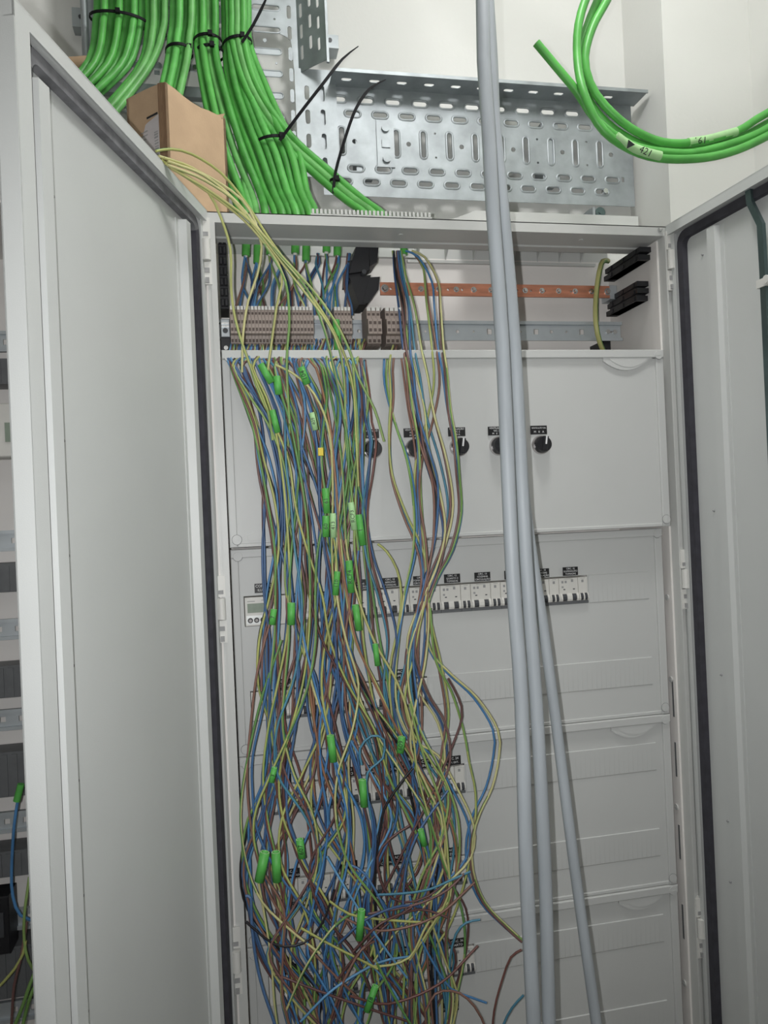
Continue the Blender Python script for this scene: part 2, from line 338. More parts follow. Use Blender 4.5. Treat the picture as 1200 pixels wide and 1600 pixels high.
# cover panels ------------------------------------------------------
def screw_disc(x, z, y, ang, parent):
    o = MB().cyl((0, 0, 0), (0, -.0014, 0), .0075, .0072, 16).box(-.0006, .0006, -.0019, -.0012, -.005, .005).build('quarter_turn_screw', MT['plate'], parent)
    o.location = (x, y, z); o.rotation_euler = (0, ang, 0)
    MB().cyl((x, y-.0001, z), (x, y-.0004, z), .0079, .0079, 16).build('screw_seat', MT['strip'], parent)
def cover(label, x0, x1, z0, z1, y, cuts, bands, grip=True, bl=False):
    t = thing('cover_panel', label, 'panel', (0, y, z0)); H = z1-z0
    holes = [rect(a, b_, c-z0, d_-z0) for a, b_, c, d_ in cuts]
    me = plate2d(rect(x0, x1, 0, H), holes, .003); me.transform(XZ); setmat(me, MT['plate'])
    link('plate', me, t, (0, .0055, 0))
    rim = MB(); pr = -.0005
    rim.bbox(x0, x1, pr-.002, .004, H-.0135, H, .0012); rim.bbox(x1-.014, x1, pr, .004, 0, H-.0135, .0012); rim.bbox(x0, x0+.012, pr+.001, .004, 0, H-.0135, .0012)
    rim.bbox(x0+.012, x1-.014, pr+.0022, .004, 0, .006, .001)
    rim.box(x0, x1, .004, .02, H-.002, H); rim.box(x1-.002, x1, .004, .02, 0, H); rim.box(x0, x0+.002, .004, .02, 0, H); rim.box(x0, x1, .004, .02, 0, .002)
    rim.build('rim', MT['plate'], t)
    if grip:
        # crescent finger grip in the upper right corner
        cx, wd, dp = x1-.066, .046, .021; n = 12
        arc = [(cx-wd+2*wd*i/n, H-.0135-dp*math.sin(PI*min(1, .06+i/n))**.8) for i in range(n+1)]
        arc = [(cx-wd, H-.012)]+arc[0:]+[(x1-.012, arc[-1][1]), (x1-.012, H-.012)]
        MB().prism(arc, 1, -.0005, .0045).build('finger_grip', MT['plate'], t)
        inner = [(cx-wd*.78+2*wd*.78*i/n, H-.0145-(dp-.006)*math.sin(PI*i/n)**.8) for i in range(n+1)]
        MB().prism(inner, 1, -.0012, .0, 0).build('grip_recess', MT['plate'], t)
    if bl:
        MB().prism([(x0+.028, .010), (x0+.17, .010), (x0+.17, .026), (x0+.07, .028), (x0+.045, .024), (x0+.028, .018)], 1, .0012, .0045).build('finger_grip', MT['plate'], t)
    for (x, z, a) in ((x1-.009, .012, .1), (x1-.010, H-.009, 1.5), (x0+.011, .012, 1.4), (x0+.011, H-.011, 1.3)): screw_disc(x, z, -.002, a, t)
    for a, b_, c, d_ in bands:                                                   # moulded blanking strip: a shallow raised band of modules
        s_ = MB(); n = max(1, int(round((b_-a)/.00885)))
        for i in range(n):
            u0 = a+(b_-a)*i/n; u1 = a+(b_-a)*(i+1)/n
            s_.add([(u0, .0022, d_-z0), (u1, .0022, d_-z0), (u1-.0001, .0028, c-z0+.002), (u0+.0001, .0028, c-z0+.002), (u0, .0042, d_-z0+.001), (u1, .0042, d_-z0+.001), (u1, .0042, c-z0), (u0, .0042, c-z0)],
                   [(0, 3, 2, 1), (0, 1, 5, 4), (3, 7, 6, 2), (0, 4, 7, 3), (1, 2, 6, 5)])
        s_.build('blanking_strip', MT['plate'], t)
    return t
PX0, PX1 = .002, .746
ROWZ = [1.300-.15*k for k in range(6)]; RX0 = [.020, .024, .033, .033, .033, .033]; RX1 = [.603, .312, .369, .366, .372, .37]
BX1 = PX1-.028
p1 = cover('blank top cover panel carrying five black rotary switches', PX0, PX1, 1.4265, 1.7295, -.004, [], [], bl=True)
def two_rows(label, z0, z1, k):
    cuts = [(RX0[i], RX1[i], ROWZ[i], ROWZ[i]+.0482) for i in (k, k+1)]
    bands = [(RX1[i]+.002, BX1, ROWZ[i]-.001, ROWZ[i]+.0475) for i in (k, k+1)]
    return cover(label, PX0+.0005, PX1, z0, z1, .026, cuts, bands, grip=k > 0)
p2 = two_rows('second cover panel down with the long breaker row and timer', 1.0972, 1.4225, 0)
p3 = two_rows('third cover panel down with two breaker rows behind the wires', .7987, 1.0966, 2)
p4 = two_rows('lowest cover panel in view behind the tangled wire ends', .50, .7981, 4)

# modular devices ---------------------------------------------------
MODW = .0175
def mk_mod():
    md = {}
    bd = MB().bbox(0, 1, 0, .05, .0085, .0455, .0006); md['body'] = bd
    return md
def device(name, nm, toggles, label, cat, x, z, group=None, windows=(), y=.0265):
    """one DIN-rail device nm modules wide; toggles = list of (centre offset, width)"""
    w = nm*MODW
    t = thing(name, label, cat, (x, y, z), group)
    key = (name, nm, tuple(toggles))
    if key not in DEV:
        parts = []
        parts.append(('body', MB().bbox(.0003, w-.0003, 0, .055, .0145, .0448, .0008).bbox(.0003, w-.0003, .0035, .055, 0, .0145, .0004).mesh('body', MT['device'])))
        parts.append(('base_strip', MB().box(.0002, w-.0002, -.001, .003, .0, .0052).mesh('base_strip', MT['strip'])))
        last = 0; ch = MB()
        edges = [0]
        for c_, tw in toggles: edges += [c_-tw/2, c_+tw/2]
        edges.append(w)
        for i in range(0, len(edges), 2):
            a, e = edges[i], edges[i+1]
            if e-a > .0012:
                ch.prism([(.0032, .0052), (-.003, .0056), (-.0042, .009), (-.0034, .0145), (-.0008, .0185), (.0032, .0185)], 0, a+.0004, e-.0004)
        parts.append(('toggle_cheek', ch.mesh('toggle_cheek', MT['device'])))
        for c_, tw in toggles:
            parts.append(('toggle', MB().prism([(.003, .0056), (-.0012, .006), (-.0048, .0085), (-.0050, .0125), (-.0022, .0172), (.003, .0182)], 0, c_-tw/2+.0003, c_+tw/2-.0003).mesh('toggle', MT['handle'])))
        pm = MB()
        for (px_, pz, pw, ph) in ([(.0045, .036, .0036, .004), (.0105, .036, .0036, .004), (.022, .0375, .0040, .0045), (.0045, .028, .0034, .003)] if nm == 2 else [(.006, .036, .004, .0045)] if nm == 1 else [(.01, .034, .006, .006)]):
            pm.box(px_, px_+pw, -.0002, .0005, pz, pz+ph)
        pm.box(w*.28, w*.72, -.0002, .0005, .0428, .0434)
        parts.append(('printed_mark', pm.mesh('printed_mark', MT['greyink'])))
        fl_ = MB()
        for c_, tw in toggles[:2]:
            if tw > .005: fl_.box(c_-.0012, c_+.0022, -.0003, .0005, .0245, .0262)
        if fl_.v: parts.append(('indicator', fl_.mesh('indicator', MT['handle'])))
        DEV[key] = parts
    for n_, me in DEV[key]: link(n_, me, t)
    return t
DEV = {}
ROWNAME = ['topmost breaker row', 'second breaker row', 'third breaker row', 'fourth breaker row', 'fifth breaker row']
GROUPS = [8, 5, 6, 6, 6]
for r in range(5):
    z = ROWZ[r]+.0008; x = RX1[r]-.0006
    for g in range(GROUPS[r]):
        x -= MODW; device('circuit_breaker', 1, [(.0052, .0042), (.0128, .0042)], 'narrow white breaker with twin grey toggles, %s from right, %s' % (ORD[g], ROWNAME[r]), 'breaker', x, z, 'narrow twin-toggle breakers')
        x -= 2*MODW; device('residual_current_breaker', 2, [(.0088, .0072), (.0263, .0072)], 'wide white breaker with two grey toggles, %s from right, %s' % (ORD[g], ROWNAME[r]), 'breaker', x, z, 'wide two-toggle breakers')
    if r == 0:
        x -= 4*MODW; device('main_switch', 4, [(.016, .011), (.0345, .0085), (.052, .0085)], 'wide white main switch behind the wires left of the topmost breaker row', 'switch', x, z)
        n_ = int((x-.076)/MODW)
        tb = MB()
        for i in range(max(1, n_)): tb.bbox(.0745+i*MODW, .0745+(i+1)*MODW-.0004, .002, .01, 0, .0455, .0006)
        tag(tb.build('blanking_cover', MT['device'], None, (0, .0265, z)), 'plain white blanking cover between the timer and main switch', 'cover')
    else:
        w = x-RX0[r]-.001
        tb = MB(); n_ = max(1, int(w/MODW))
        for i in range(n_): tb.bbox(RX0[r]+.001+i*w/n_, RX0[r]+.001+(i+1)*w/n_-.0004, .002, .01, 0, .0455, .0006)
        tag(tb.build('blanking_cover', MT['device'], None, (0, .0265, z)), 'plain white blanking cover at the left end of the %s' % ROWNAME[r], 'cover')
# digital timer
t = thing('digital_timer', 'white digital timer with green display and three round buttons', 'timer', (.0212, .0262, ROWZ[0]+.0008))
MB().bbox(0, .0525, 0, .05, 0, .0455, .0008).build('body', MT['device'], t)
MB().bbox(.004, .031, -.0008, .002, .021, .0355, .0004).build('display', MT['lcd'], t)
MB().box(.002, .050, -.0004, .001, .003, .0165).build('button_field', MT['silver'], t)
for i in range(4): MB().cyl((.0078+i*.0098, -.0004, .009), (.0078+i*.0098, -.0028, .009), .0042, .0036, 14).cyl((.0078+i*.0098, -.0028, .009), (.0078+i*.0098, -.0030, .009), .0024, n=10, mi=1).build('button', [MT['black'], MT['chrome']], t)
pr = MB().box(.004, .016, -.0003, .0005, .0385, .0395).box(.026, .046, -.0003, .0005, .0395, .0405); pr.build('printed_mark', MT['greyink'], t)

# engraved label plates --------------------------------------------
def label_plate(cx, cz, y, w, h, lines, label, grp):
    t = thing('label_plate', label, 'label', (cx, y, cz), grp)
    me = LAB.setdefault((w, h), MB().bbox(-w/2, w/2, -.0012, 0, -h/2, h/2, .0003).mesh('plate', MT['label'])); link('plate', me, t)
    n = len(lines); sz = h/(n+.25)*.92
    for i, s_ in enumerate(lines):
        s2 = min(sz, w*1.55/max(4, len(s_)))
        me = text_mesh(s_, s2, MT['ink']); o = link('engraved_line', me, t); o.matrix_local = Matrix.Translation((0, -.0013, h/2-(i+.62)*h/(n+.25))) @ XZ
    return t
LAB = {}
KN = [.231, .3005, .3745, .4425, .5165]
SW_TXT = [['VENTILAÇÃO', 'WC', 'M 0 A'], ['VENTILAÇÃO', 'WC 1', 'M 0 A'], ['VENTILAÇÃO', 'WC 2', 'M 0 A'], ['VENTILAÇÃO', 'WC 3', 'M   0   A'], ['VENTILAÇÃO SAL', 'M   0   A']]
SIDE = ['leftmost', 'second from left', 'middle', 'fourth from left', 'rightmost']
for i, x in enumerate(KN):
    t = thing('rotary_switch', 'black rotary selector switch with white pointer, %s of the five' % SIDE[i], 'switch', (x, -.0005, 1.572))
    MB().cyl((0, 0, 0), (0, -.0055, 0), .0160, .0150, 28).build('bezel', MT['chrome'], t)
    MB().cyl((0, -.0055, 0), (0, -.010, 0), .0138, .0134, 28).build('collar', MT['black'], t)
    kb = MB().cyl((0, -.010, 0), (0, -.0165, 0), .0132, .0124, 28); kb.build('knob', MT['black'], t)
    g = MB().bbox(-.0040, .0040, -.0225, -.015, -.0118, .0128, .0012); go = g.build('grip_bar', MT['black'], t)
    go.rotation_euler = (0, .14, 0)
    pp = MB().box(-.0013, .0013, -.0230, -.0215, -.0005, .0128).box(-.0013, .0013, -.0225, -.015, .0126, .0132); po = pp.build('pointer', MT['ink'], t); po.rotation_euler = (0, .14, 0)
    label_plate(x-.003, 1.572+.0248, -.0012, .0290, .0145, SW_TXT[i], 'black engraved plate above the %s rotary switch' % SIDE[i], 'switch label plates')
CT = ['ILUMINAÇÃO', 'TOMADAS', 'ILUM. EXT.', 'COZINHA', 'QUARTO 2', 'TOMADAS WC', 'ARRUMO', 'SALA TEMP.']
ROWX = [None, [440, 548, 627], [440, 539, 584, 620, 660, 707], [453, 544, 587, 621, 674, 706], [457, 583, 635, 676, 714]]
cno = 1
xs0 = [RX1[0]-.0525*(g+.62) for g in range(8)]
for g, x in enumerate(xs0):
    label_plate(x, ROWZ[0]+.0465+.0105, .0245, .0275, .0145, ['CIRC. %d' % (16-g), CT[g], 'CIRCULAÇÃO' if g % 2 else 'TOMADAS'], 'black engraved plate, %s from the right above the topmost breaker row' % ORD[g], 'circuit label plates')
label_plate(.0545, ROWZ[0]+.0465+.0135, .0245, .034, .0145, ['COMANDO', 'ILUM. EXT.'], 'black engraved plate above the digital timer', 'circuit label plates')
for r in (1, 2, 3, 4):
    for g, px in enumerate(sorted(ROWX[r], reverse=True)):
        x = at(px, 1060, .0245).x if r == 1 else at(px, {2: 1195, 3: 1335, 4: 1470}[r], .0245).x
        label_plate(x, ROWZ[r]+.0465+.0105, .0245, .0285, .0145, ['CIRC. %02d' % (r*6+12-g), CT[(g+r) % 8]], 'black engraved plate, %s from the right above the %s' % (ORD[g], ROWNAME[r]), 'circuit label plates')
label_plate(at(705, 1602, .0245).x, .655, .0245, .0285, .0145, ['CIRC. 41', 'TOMADAS'], 'black engraved plate at the bottom edge of the lowest panel', 'circuit label plates')

# ================================================================== INSIDE THE OPENING
# copper bar
BY, BZ = .135, 1.8685
xa, xb = at(594, 455, BY).x, at(953, 455, BY).x
bus = thing('copper_busbar', 'copper earth busbar with a row of screws', 'busbar', (0, BY, BZ))
me = plate2d(rect(xa, xb, -.0112, .0112), [circ(xa+.019+.0265*i, 0, .0024, 8) for i in range(14)], .004); me.transform(XZ); setmat(me, MT['copper']); link('bar', me, bus)
for i in range(14):
    x = xa+.008+(xb-xa-.014)*i/13
    rr_ = .0072 if i in (0, 13) else .0052
    MB().cyl((x, -.002, 0), (x, -.0035, 0), rr_, n=14).cyl((x, -.0035, 0), (x, -.0075, 0), rr_*.7, rr_*.55, 8).build('screw', MT['steel'], bus)
MB().box(xb-.002, xb+.012, -.004, .03, -.014, .012).build('end_clamp', MT['zinc'], bus)
# DIN rail
RY, RZ = .118, 1.7905
xa, xb = -.004, .7385
rail = thing('din_rail', 'zinc plated mounting rail below the copper busbar', 'rail', (0, RY, RZ))
hs = []
for i in range(24):
    x = .03+.03*i
    hs.append(rect(x-.0045, x+.0045, -.0048, .0048) if i % 3 == 0 else circ(x, 0, .0032 if i % 3 == 1 else .0022, 8))
me = plate2d(rect(xa, xb, -.0125, .0125), hs, .0012); me.transform(XZ); setmat(me, MT['zinc']); link('web', me, rail, (0, .0068, 0))
for s_ in (1, -1):
    MB().box(xa, xb, 0, .0075, s_*.0125-.0006, s_*.0125+.0006).box(xa, xb, -.0006, .0006, min(s_*.0125, s_*.0178), max(s_*.0125, s_*.0178)).build('flange', MT['zinc'], rail)
for x in (.726, .712): MB().cyl((x, .006, 0), (x, .003, 0), .0042, n=10).build('screw', MT['steel'], rail)
# black supports on the side walls
def insulator(label, loc, n, ln, rot):
    t = thing('busbar_support', label, 'insulator', loc); t.rotation_euler = rot
    for i in range(n):
        k = i % 2
        bb = MB().box(-.022, .0, -ln/2+.004*abs(i-n/2), ln/2-.006*k, i*.0125, i*.0125+.0088)
        for j in range(3): bb.box(-.0235, -.022, -ln/2+.012+j*ln/3, -ln/2+.02+j*ln/3, i*.0125+.001, i*.0125+.0078)
        bb.build('fin', MT['black'], t)
    MB().box(-.020, -.001, -ln/2+.012, ln/2-.012, 0, n*.0125-.004).build('core', MT['black'], t)
    return t
insulator('black ribbed busbar support in the upper right corner', (XR-.004, .102, 1.899), 2, .135, (0, 0, 0))
insulator('black ribbed busbar support on the right wall beside the busbar end', (XR-.004, .106, 1.830), 3, .12, (0, 0, 0))
MB_t = thing('rail_bracket', 'black angle bracket under the right end of the rail', 'bracket', (.712, .13, 1.745))
MB().box(-.009, .008, .0, .003, -.02, .032).box(-.009, -.006, .0, .05, -.02, .03).build('bracket_body', MT['black'], MB_t)
MB().cyl((0, 0, .008), (0, -.004, .008), .0045, n=10).build('screw', MT['steel'], MB_t)
def black_comb(label, px0, px1, y0, y1, Y):
    p0, p1 = at(px0, y0, Y), at(px1, y1, Y); t = thing('cable_comb', label, 'support', (p0.x, Y, p1.z)); H = p0.z-p1.z; Wd = p1.x-p0.x
    MB().box(0, Wd, .0, .06, 0, H).build('back_strip', MT['black'], t)
    n = 7
    for i in range(n):
        MB().bbox(.001, Wd*.47, -.008, .01, i*H/n+.002, (i+1)*H/n-.003, .001).bbox(Wd*.53, Wd-.001, -.008, .01, i*H/n+.002, (i+1)*H/n-.003, .001).build('tooth', MT['black'], t)
    return t
black_comb('black toothed support column at the left edge above the terminals', 340, 358, 368, 482, .09)
t = thing('busbar_insulator', 'stepped black plastic insulator left of the copper busbar', 'insulator', (0, .10, 0))
for q in ([(556, 385), (574, 380), (576, 425), (544, 430)], [(574, 381), (591, 381), (588, 412), (577, 418)], [(543, 408), (560, 405), (566, 440), (541, 440)], [(575, 436), (592, 435), (590, 455), (574, 476), (566, 476)], [(545, 436), (578, 432), (570, 478), (560, 478)]):
    ps = [at(x, y, .10) for x, y in q]; yy = rnd.uniform(-.018, 0)
    MB().prism([(p.x, p.z) for p in ps], 1, yy, .05).build('block', MT['black'], t)
MB().cyl((at(566, 430, .1).x, -.02, at(566, 430, .1).z), (at(566, 430, .1).x, -.004, at(566, 430, .1).z), .004, n=8).build('screw', MT['handle'], t)

# end clamps and screw blocks at the left end of the rail
t = thing('end_stop', 'zinc end stop with a screw at the left end of the rail', 'clamp', (at(352, 515, .085).x, .085, at(352, 515, .085).z))
MB().bbox(-.007, .0075, 0, .03, -.012, .017, .001).build('clamp_body', MT['zinc'], t)
MB().cyl((0, -.0005, -.002), (0, -.003, -.002), .0042, n=12).build('screw', MT['handle'], t)
MB().box(-.006, .0065, -.002, .002, .009, .0115).box(-.006, .0065, -.002, .002, .004, .0062).build('spring_lip', MT['steel'], t)
t = thing('end_stop', 'black end bracket with a shiny screw below the zinc end stop', 'clamp', (at(353, 543, .085).x, .085, at(353, 543, .085).z))
MB().bbox(-.0085, .0085, 0, .03, -.009, .016, .001).build('clamp_body', MT['black'], t)
MB().cyl((0, -.0005, -.001), (0, -.003, -.001), .0036, n=12).build('screw', MT['steel'], t)

# feed-through terminals
def mk_terminal(w=.0056):
    prof = [(.06, -.0305), (.024, -.0305), (.012, -.028), (.010, -.016), (.0, -.0145), (.0, .0105), (.010, .012), (.0115, .028), (.02, .034), (.06, .034)]
    bm = MB().prism(prof, 0, .0002, w-.0002)
    kn = MB()
    for (y, z) in ((.0, -.008), (.0, .004), (.011, .020), (.0105, -.024)):
        kn.box(w*.2, w*.8, y-.0004, y+.004, z-.0025, z+.0025)
    mk = MB().box(w*.12, w*.88, .0105, .016, .0265, .0325)
    return bm.mesh('body', MT['terminal']), kn.mesh('screw_opening', MT['termdark']), mk.mesh('marker_tag', MT['white'])
TM = mk_terminal(.0056); TW = mk_terminal(.0078)
def terminal(x, label, meshes, group='terminal blocks on the rail', dz=0):
    t = thing('terminal_block', label, 'terminal', (x, .052, 1.7835+dz), group)
    for n_, me in zip(('body', 'screw_opening', 'marker_tag'), meshes): link(n_, me, t)
x0 = at(360, 512, .055).x; x1 = at(494, 512, .055).x; n = int((x1-x0)/.0056); NLONG = n
for i in range(n): terminal(x0+i*.0056, 'slim beige terminal block, %s from the left end of the long strip' % ORD[i], TM)
x0 = at(524, 512, .055).x
for i in range(5): terminal(x0+i*.0056, 'slim beige terminal block, %s from the left in the short strip behind the wires' % ORD[i], TM)
x0 = at(575, 512, .055).x
for i in range(3): terminal(x0+i*.0078, 'wide beige terminal block, %s from the left just left of the rail gap' % ORD[i], TW)
x0 = at(604, 512, .055).x
for i in range(4): terminal(x0+i*.0078, 'wide beige terminal block, %s from the left at the right end of the terminals' % ORD[i], TW)

# ================================================================== TRAYS ABOVE
FY = .400
tray = thing('cable_tray', 'horizontal galvanised perforated cable tray on the white wall', 'cable tray', (0, FY, 0))
TX0, TX1, TZ0, TZ1 = .228, .939, 2.142, 2.372
COLX = [535, 578, 620, 662, 703, 743, 784, 822, 861, 899, 937]
cols = [at(x, 240, FY).x for x in COLX]
RZ5 = [at(703, y, FY).z for y in (166, 187, 229, 270, 290)]
HOLES = []
PXM = (FY-CAM.y)/FPX
for i, x in enumerate(cols):
    for z, dx in ((RZ5[0], -3), (RZ5[1], 19), (RZ5[3], 21), (RZ5[4], 1)): HOLES.append((x+dx*PXM, z, .030, .0100))
    if i != 1: HOLES.append((x, RZ5[2], .0095, .056))
HOLES = [h_ for h_ in HOLES if h_[0]+h_[2]/2 < TX1-.012 and h_[0]-h_[2]/2 > TX0+.004]
hl = [stadium(*h_) for h_ in HOLES]
for i, x in enumerate(cols):
    xm = x+.027
    if i % 2 == 0: hl.append(circ(xm, RZ5[2], .0052))
    else: hl += [circ(xm, RZ5[2]+.026, .0026, 6), circ(xm, RZ5[2]-.026, .0026, 6)]
hl += [rect(TX1-.030, TX1-.024, TZ0+.055, TZ0+.066)]
me = plate2d(rect(TX0, TX1, TZ0, TZ1), hl, .0015); me.transform(XZ); setmat(me, MT['galv'])
plate = link('tray_plate', me, tray)
def rims_mesh(hs, thick=.0040, w_=.0050):
    rm = MB()
    for h_ in hs:
        loops = [stadium(h_[0], h_[1], h_[2]-.0004, h_[3]-.0004), stadium(h_[0], h_[1], h_[2]+w_*.7, h_[3]+w_*.7), stadium(h_[0], h_[1], h_[2]+2.0*w_, h_[3]+2.0*w_)]
        hs_ = [.0006, thick, .0006]; n_ = len(loops[0]); v = []
        for lp, hh in zip(loops, hs_): v += [(p[0], -hh, p[1]) for p in lp]
        f = []
        for a in range(2):
            for k in range(n_): f.append((a*n_+k, a*n_+(k+1) % n_, (a+1)*n_+(k+1) % n_, (a+1)*n_+k))
        rm.add(v, f, 0, True)
    return rm
rims_mesh(HOLES).build('embossed_rims', MT['galv'], tray)['kind'] = 'stuff'
fh = [stadium(x+.01, .030, .022, .0095) for x in cols if x < TX1-.02]
me = plate2d([(TX0+.02, 0), (TX1+.008, 0), (TX1+.008, .058), (TX1, .064), (TX0+.02, .064)], fh, .0015)
me.transform(Matrix(((1, 0, 0, 0), (0, -1, 0, 0), (0, 0, -1, 0), (0, 0, 0, 1)))); setmat(me, MT['galv']); link('tray_flange', me, tray, (0, 0, TZ1))
MB().box(TX0+.02, TX1+.006, -.066, -.063, TZ1-.005, TZ1+.002).build('flange_lip', MT['galv'], tray)
for xw in (.30, .72): MB().box(xw, xw+.04, .001, BACK-FY, TZ0+.05, TZ1-.05).build('wall_bracket', MT['galv'], tray)
cp = MB().box(.405-.06, .405-.022, -.004, -.001, 2.205, 2.305)
cp.cyl((.3645, -.004, 2.287), (.3645, -.009, 2.287), .0085, n=14).cyl((.3645, -.004, 2.222), (.3645, -.009, 2.222), .0085, n=14).box(.3555, .3735, -.0065, -.004, 2.246, 2.262)
cp.build('joint_plate', MT['galv'], tray)
MB().cyl((TX1-.075, -.001, TZ0+.03), (TX1-.075, -.010, TZ0+.03), .0065, .0055, 10).build('bolt', MT['steel'], tray)
# bracket with a bolt beneath the tray
p = at(942, 330, .30)
t = thing('tray_bracket', 'small zinc bracket with a round bolt below the tray end', 'bracket', (p.x, .33, p.z))
MB().box(-.014, .012, .0, .06, -.012, .017).box(-.014, -.008, -.012, .0, -.015, .015).build('bracket_body', MT['galv'], t)
MB().cyl((.004, .0, .005), (.004, -.012, .005), .0118, .0112, 16).cyl((.004, -.012, .005), (.004, -.0135, .005), .004, n=8).build('bolt', MT['darksteel'], t)
# vertical tray behind the green cables
vt = thing('cable_tray', 'vertical galvanised cable tray behind the green cable bundles', 'cable tray', (0, FY-.004, 0))
VX0, VX1 = -.235, .186
vh = []
for k in range(17):
    z = 2.16+.0455*k
    for x in (.122, .04, -.04, -.12, -.19):
        vh.append((x, z, .056, .0095))
vsl = [stadium(.170, 2.17+.0435*k, .0085, .028) for k in range(16)] + [stadium(*h_) for h_ in vh] + [circ(.118, 2.1825+.091*k, .004, 8) for k in range(8)] + [circ(.14, 2.2279+.091*k, .0024, 6) for k in range(8)] + [rect(-.105, -.095, 2.37+.05*k, 2.378+.05*k) for k in range(7)]
me = plate2d(rect(VX0, VX1, 2.13, 2.895), vsl, .0015); me.transform(XZ); setmat(me, MT['galv']); link('tray_plate', me, vt)
rims_mesh(vh, .0028, .003).build('embossed_rims', MT['galv'], vt)['kind'] = 'stuff'
# right flange of the vertical tray, splayed towards the room
L = math.hypot(.052, .058)
fh = [(.012, -.0), (.0, 0)]
sl = []
for k in range(17):
    z = 2.17+.0435*k
    sl += [(.0115, z, .0075, .030), (.036, z+.012, .0075, .028), (.058, z, .0065, .026)]
me = plate2d(rect(0, L, 2.372+.02, 2.895), [stadium(*h_) for h_ in sl if h_[1]-h_[3]/2 > 2.398], .0015)
fx = Vector((.052, -.058, 0)).normalized(); m = Matrix((fx, (0, 0, 1), fx.cross(Vector((0, 0, 1))))).transposed().to_4x4(); m.translation = (VX1, 0, 0)
me.transform(m); setmat(me, MT['galv']); link('side_flange', me, vt)
rims_mesh([h_ for h_ in sl if h_[1] > 2.41 and h_[0] < .03], .002, .002).mesh('x', MT['galv'])
MB().box(VX1+.0505, VX1+.0555, -.061, -.055, 2.385, 2.895).build('flange_lip', MT['galv'], vt)
me = plate2d(rect(VX1-.01, .262, 2.175, 2.40), [stadium(.2, 2.2+.05*k, .010, .030) for k in range(4)] + [stadium(.232, 2.2+.05*k, .010, .034) for k in range(4)], .0015)
me.transform(XZ); setmat(me, MT['galv']); link('joint_plate', me, vt, (0, -.004, 0))
p = at(517, 57, FY-.02)
MB().box(.245, .272, .0, .04, p.z-.014, p.z+.014).cyl((p.x, -.001, p.z+.002), (p.x, .003, p.z+.002), .005, n=8, mi=1).build('wall_lug', [MT['galv'], MT['handle']], vt)
p = at(123, 28, FY); MB().box(p.x-.012, VX0+.01, .0, .03, p.z-.02, p.z+.018).cyl((p.x+.004, -.002, p.z), (p.x+.004, .002, p.z), .004, n=8, mi=1).build('wall_lug', [MT['galv'], MT['handle']], vt)
for (x, y) in ((225, 12), (262, 15), (228, 42), (305, 107), (258, 58)):
    p = at(x, y, FY-.008); MB().cyl((p.x, .0, p.z), (p.x, -.010, p.z), .005, n=8).build('nut', MT['steel'], vt)
pr_ = at(303, 148, FY-.02); MB().box(VX0, .03, -.03, -.012, pr_.z-.012, pr_.z+.008).build('cross_bar', MT['galv'], vt)
# steel conduit at the far left
x = at(132, 40, .36).x
tag(MB().cyl((x, .365, 2.335), (x, .365, 2.895), .0072, n=14).build('steel_conduit', MT['galv']), 'slim galvanised conduit left of the green cables', 'conduit')
p = at(118, 85, .33)
tag(MB().cyl((p.x-.05, .36, p.z-.012), (p.x+.028, .34, p.z-.012), .016, n=14).build('cardboard_tube', MT['card']), 'brown tube end peeking over the left door', 'tube')

# ================================================================== CARDBOARD BOX
N_, L_, R_ = Vector((-.066, .012, 0)), Vector((-.129, .066, 0)), Vector((.025, .098, 0))
bx = thing('cardboard_box', 'brown cardboard box standing on the cabinet top', 'box', (0, 0, TOP))
ztop = 2.146-TOP; eu = (R_-N_).normalized(); ev = (L_-N_).normalized(); F_ = L_+R_-N_
def boxwall(a, b_, out, name, mt, tops):
    n_ = len(tops); dirv = b_-a; v = []
    for k in range(n_):
        p_ = a+dirv*k/(n_-1); v += [(p_.x, p_.y, .0005), (p_.x, p_.y, tops[k]), (p_.x-out.x*.005, p_.y-out.y*.005, .0005), (p_.x-out.x*.005, p_.y-out.y*.005, tops[k])]
    f = []
    for k in range(n_-1):
        q = 4*k; f += [(q, q+4, q+5, q+1), (q+2, q+3, q+7, q+6), (q+1, q+5, q+7, q+3), (q, q+2, q+6, q+4)]
    q = 4*(n_-1); f += [(0, 1, 3, 2), (q, q+2, q+3, q+1)]
    return MB().add(v, f).build(name, mt, bx)
boxwall(N_, R_, -ev, 'front_wall', MT['card'], [ztop, ztop-.002, ztop-.007, ztop-.010, ztop-.011, ztop-.009, ztop-.0085, ztop-.0085])
boxwall(L_, N_, -eu, 'side_wall', MT['card'], [ztop-.002, ztop, ztop+.001, ztop])
boxwall(R_, F_, eu, 'rear_wall', MT['card'], [ztop-.008]*2); boxwall(F_, L_, ev, 'back_wall', MT['card'], [ztop-.003]*2)
cr = MB()
for k in range(3):
    a = N_-eu*.0012*k-ev*.0006; q = a+ev*.013
    cr.add([(a.x+ev.x*.0015*k, a.y+ev.y*.0015*k, .0006), (a.x+ev.x*.0015*k, a.y+ev.y*.0015*k, ztop-.001), (q.x, q.y, ztop), (q.x, q.y, .0006)], [(0, 1, 2, 3)])
cr.v = [(v_[0]-eu.x*.0008, v_[1]-eu.y*.0008, v_[2]) for v_ in cr.v]; cr.build('flute_edge', MT['carddark'], bx)
fp = R_-eu*.004; MB().prism([(0, 0), (.014, .0), (.018, .008), (.004, .005)], 1, 0, .002).build('torn_flap', MT['card'], bx, (fp.x-.016, fp.y-.004, ztop-.011))
mS = Matrix((-ev, (0, 0, 1), -eu)).transposed().to_4x4()       # sheet on the side wall: x towards the near corner
st = plate2d([(.0, .035), (.064, .035), (.066, .118), (.036, .112), (.030, .110), (.0, .108)], [], .0006)
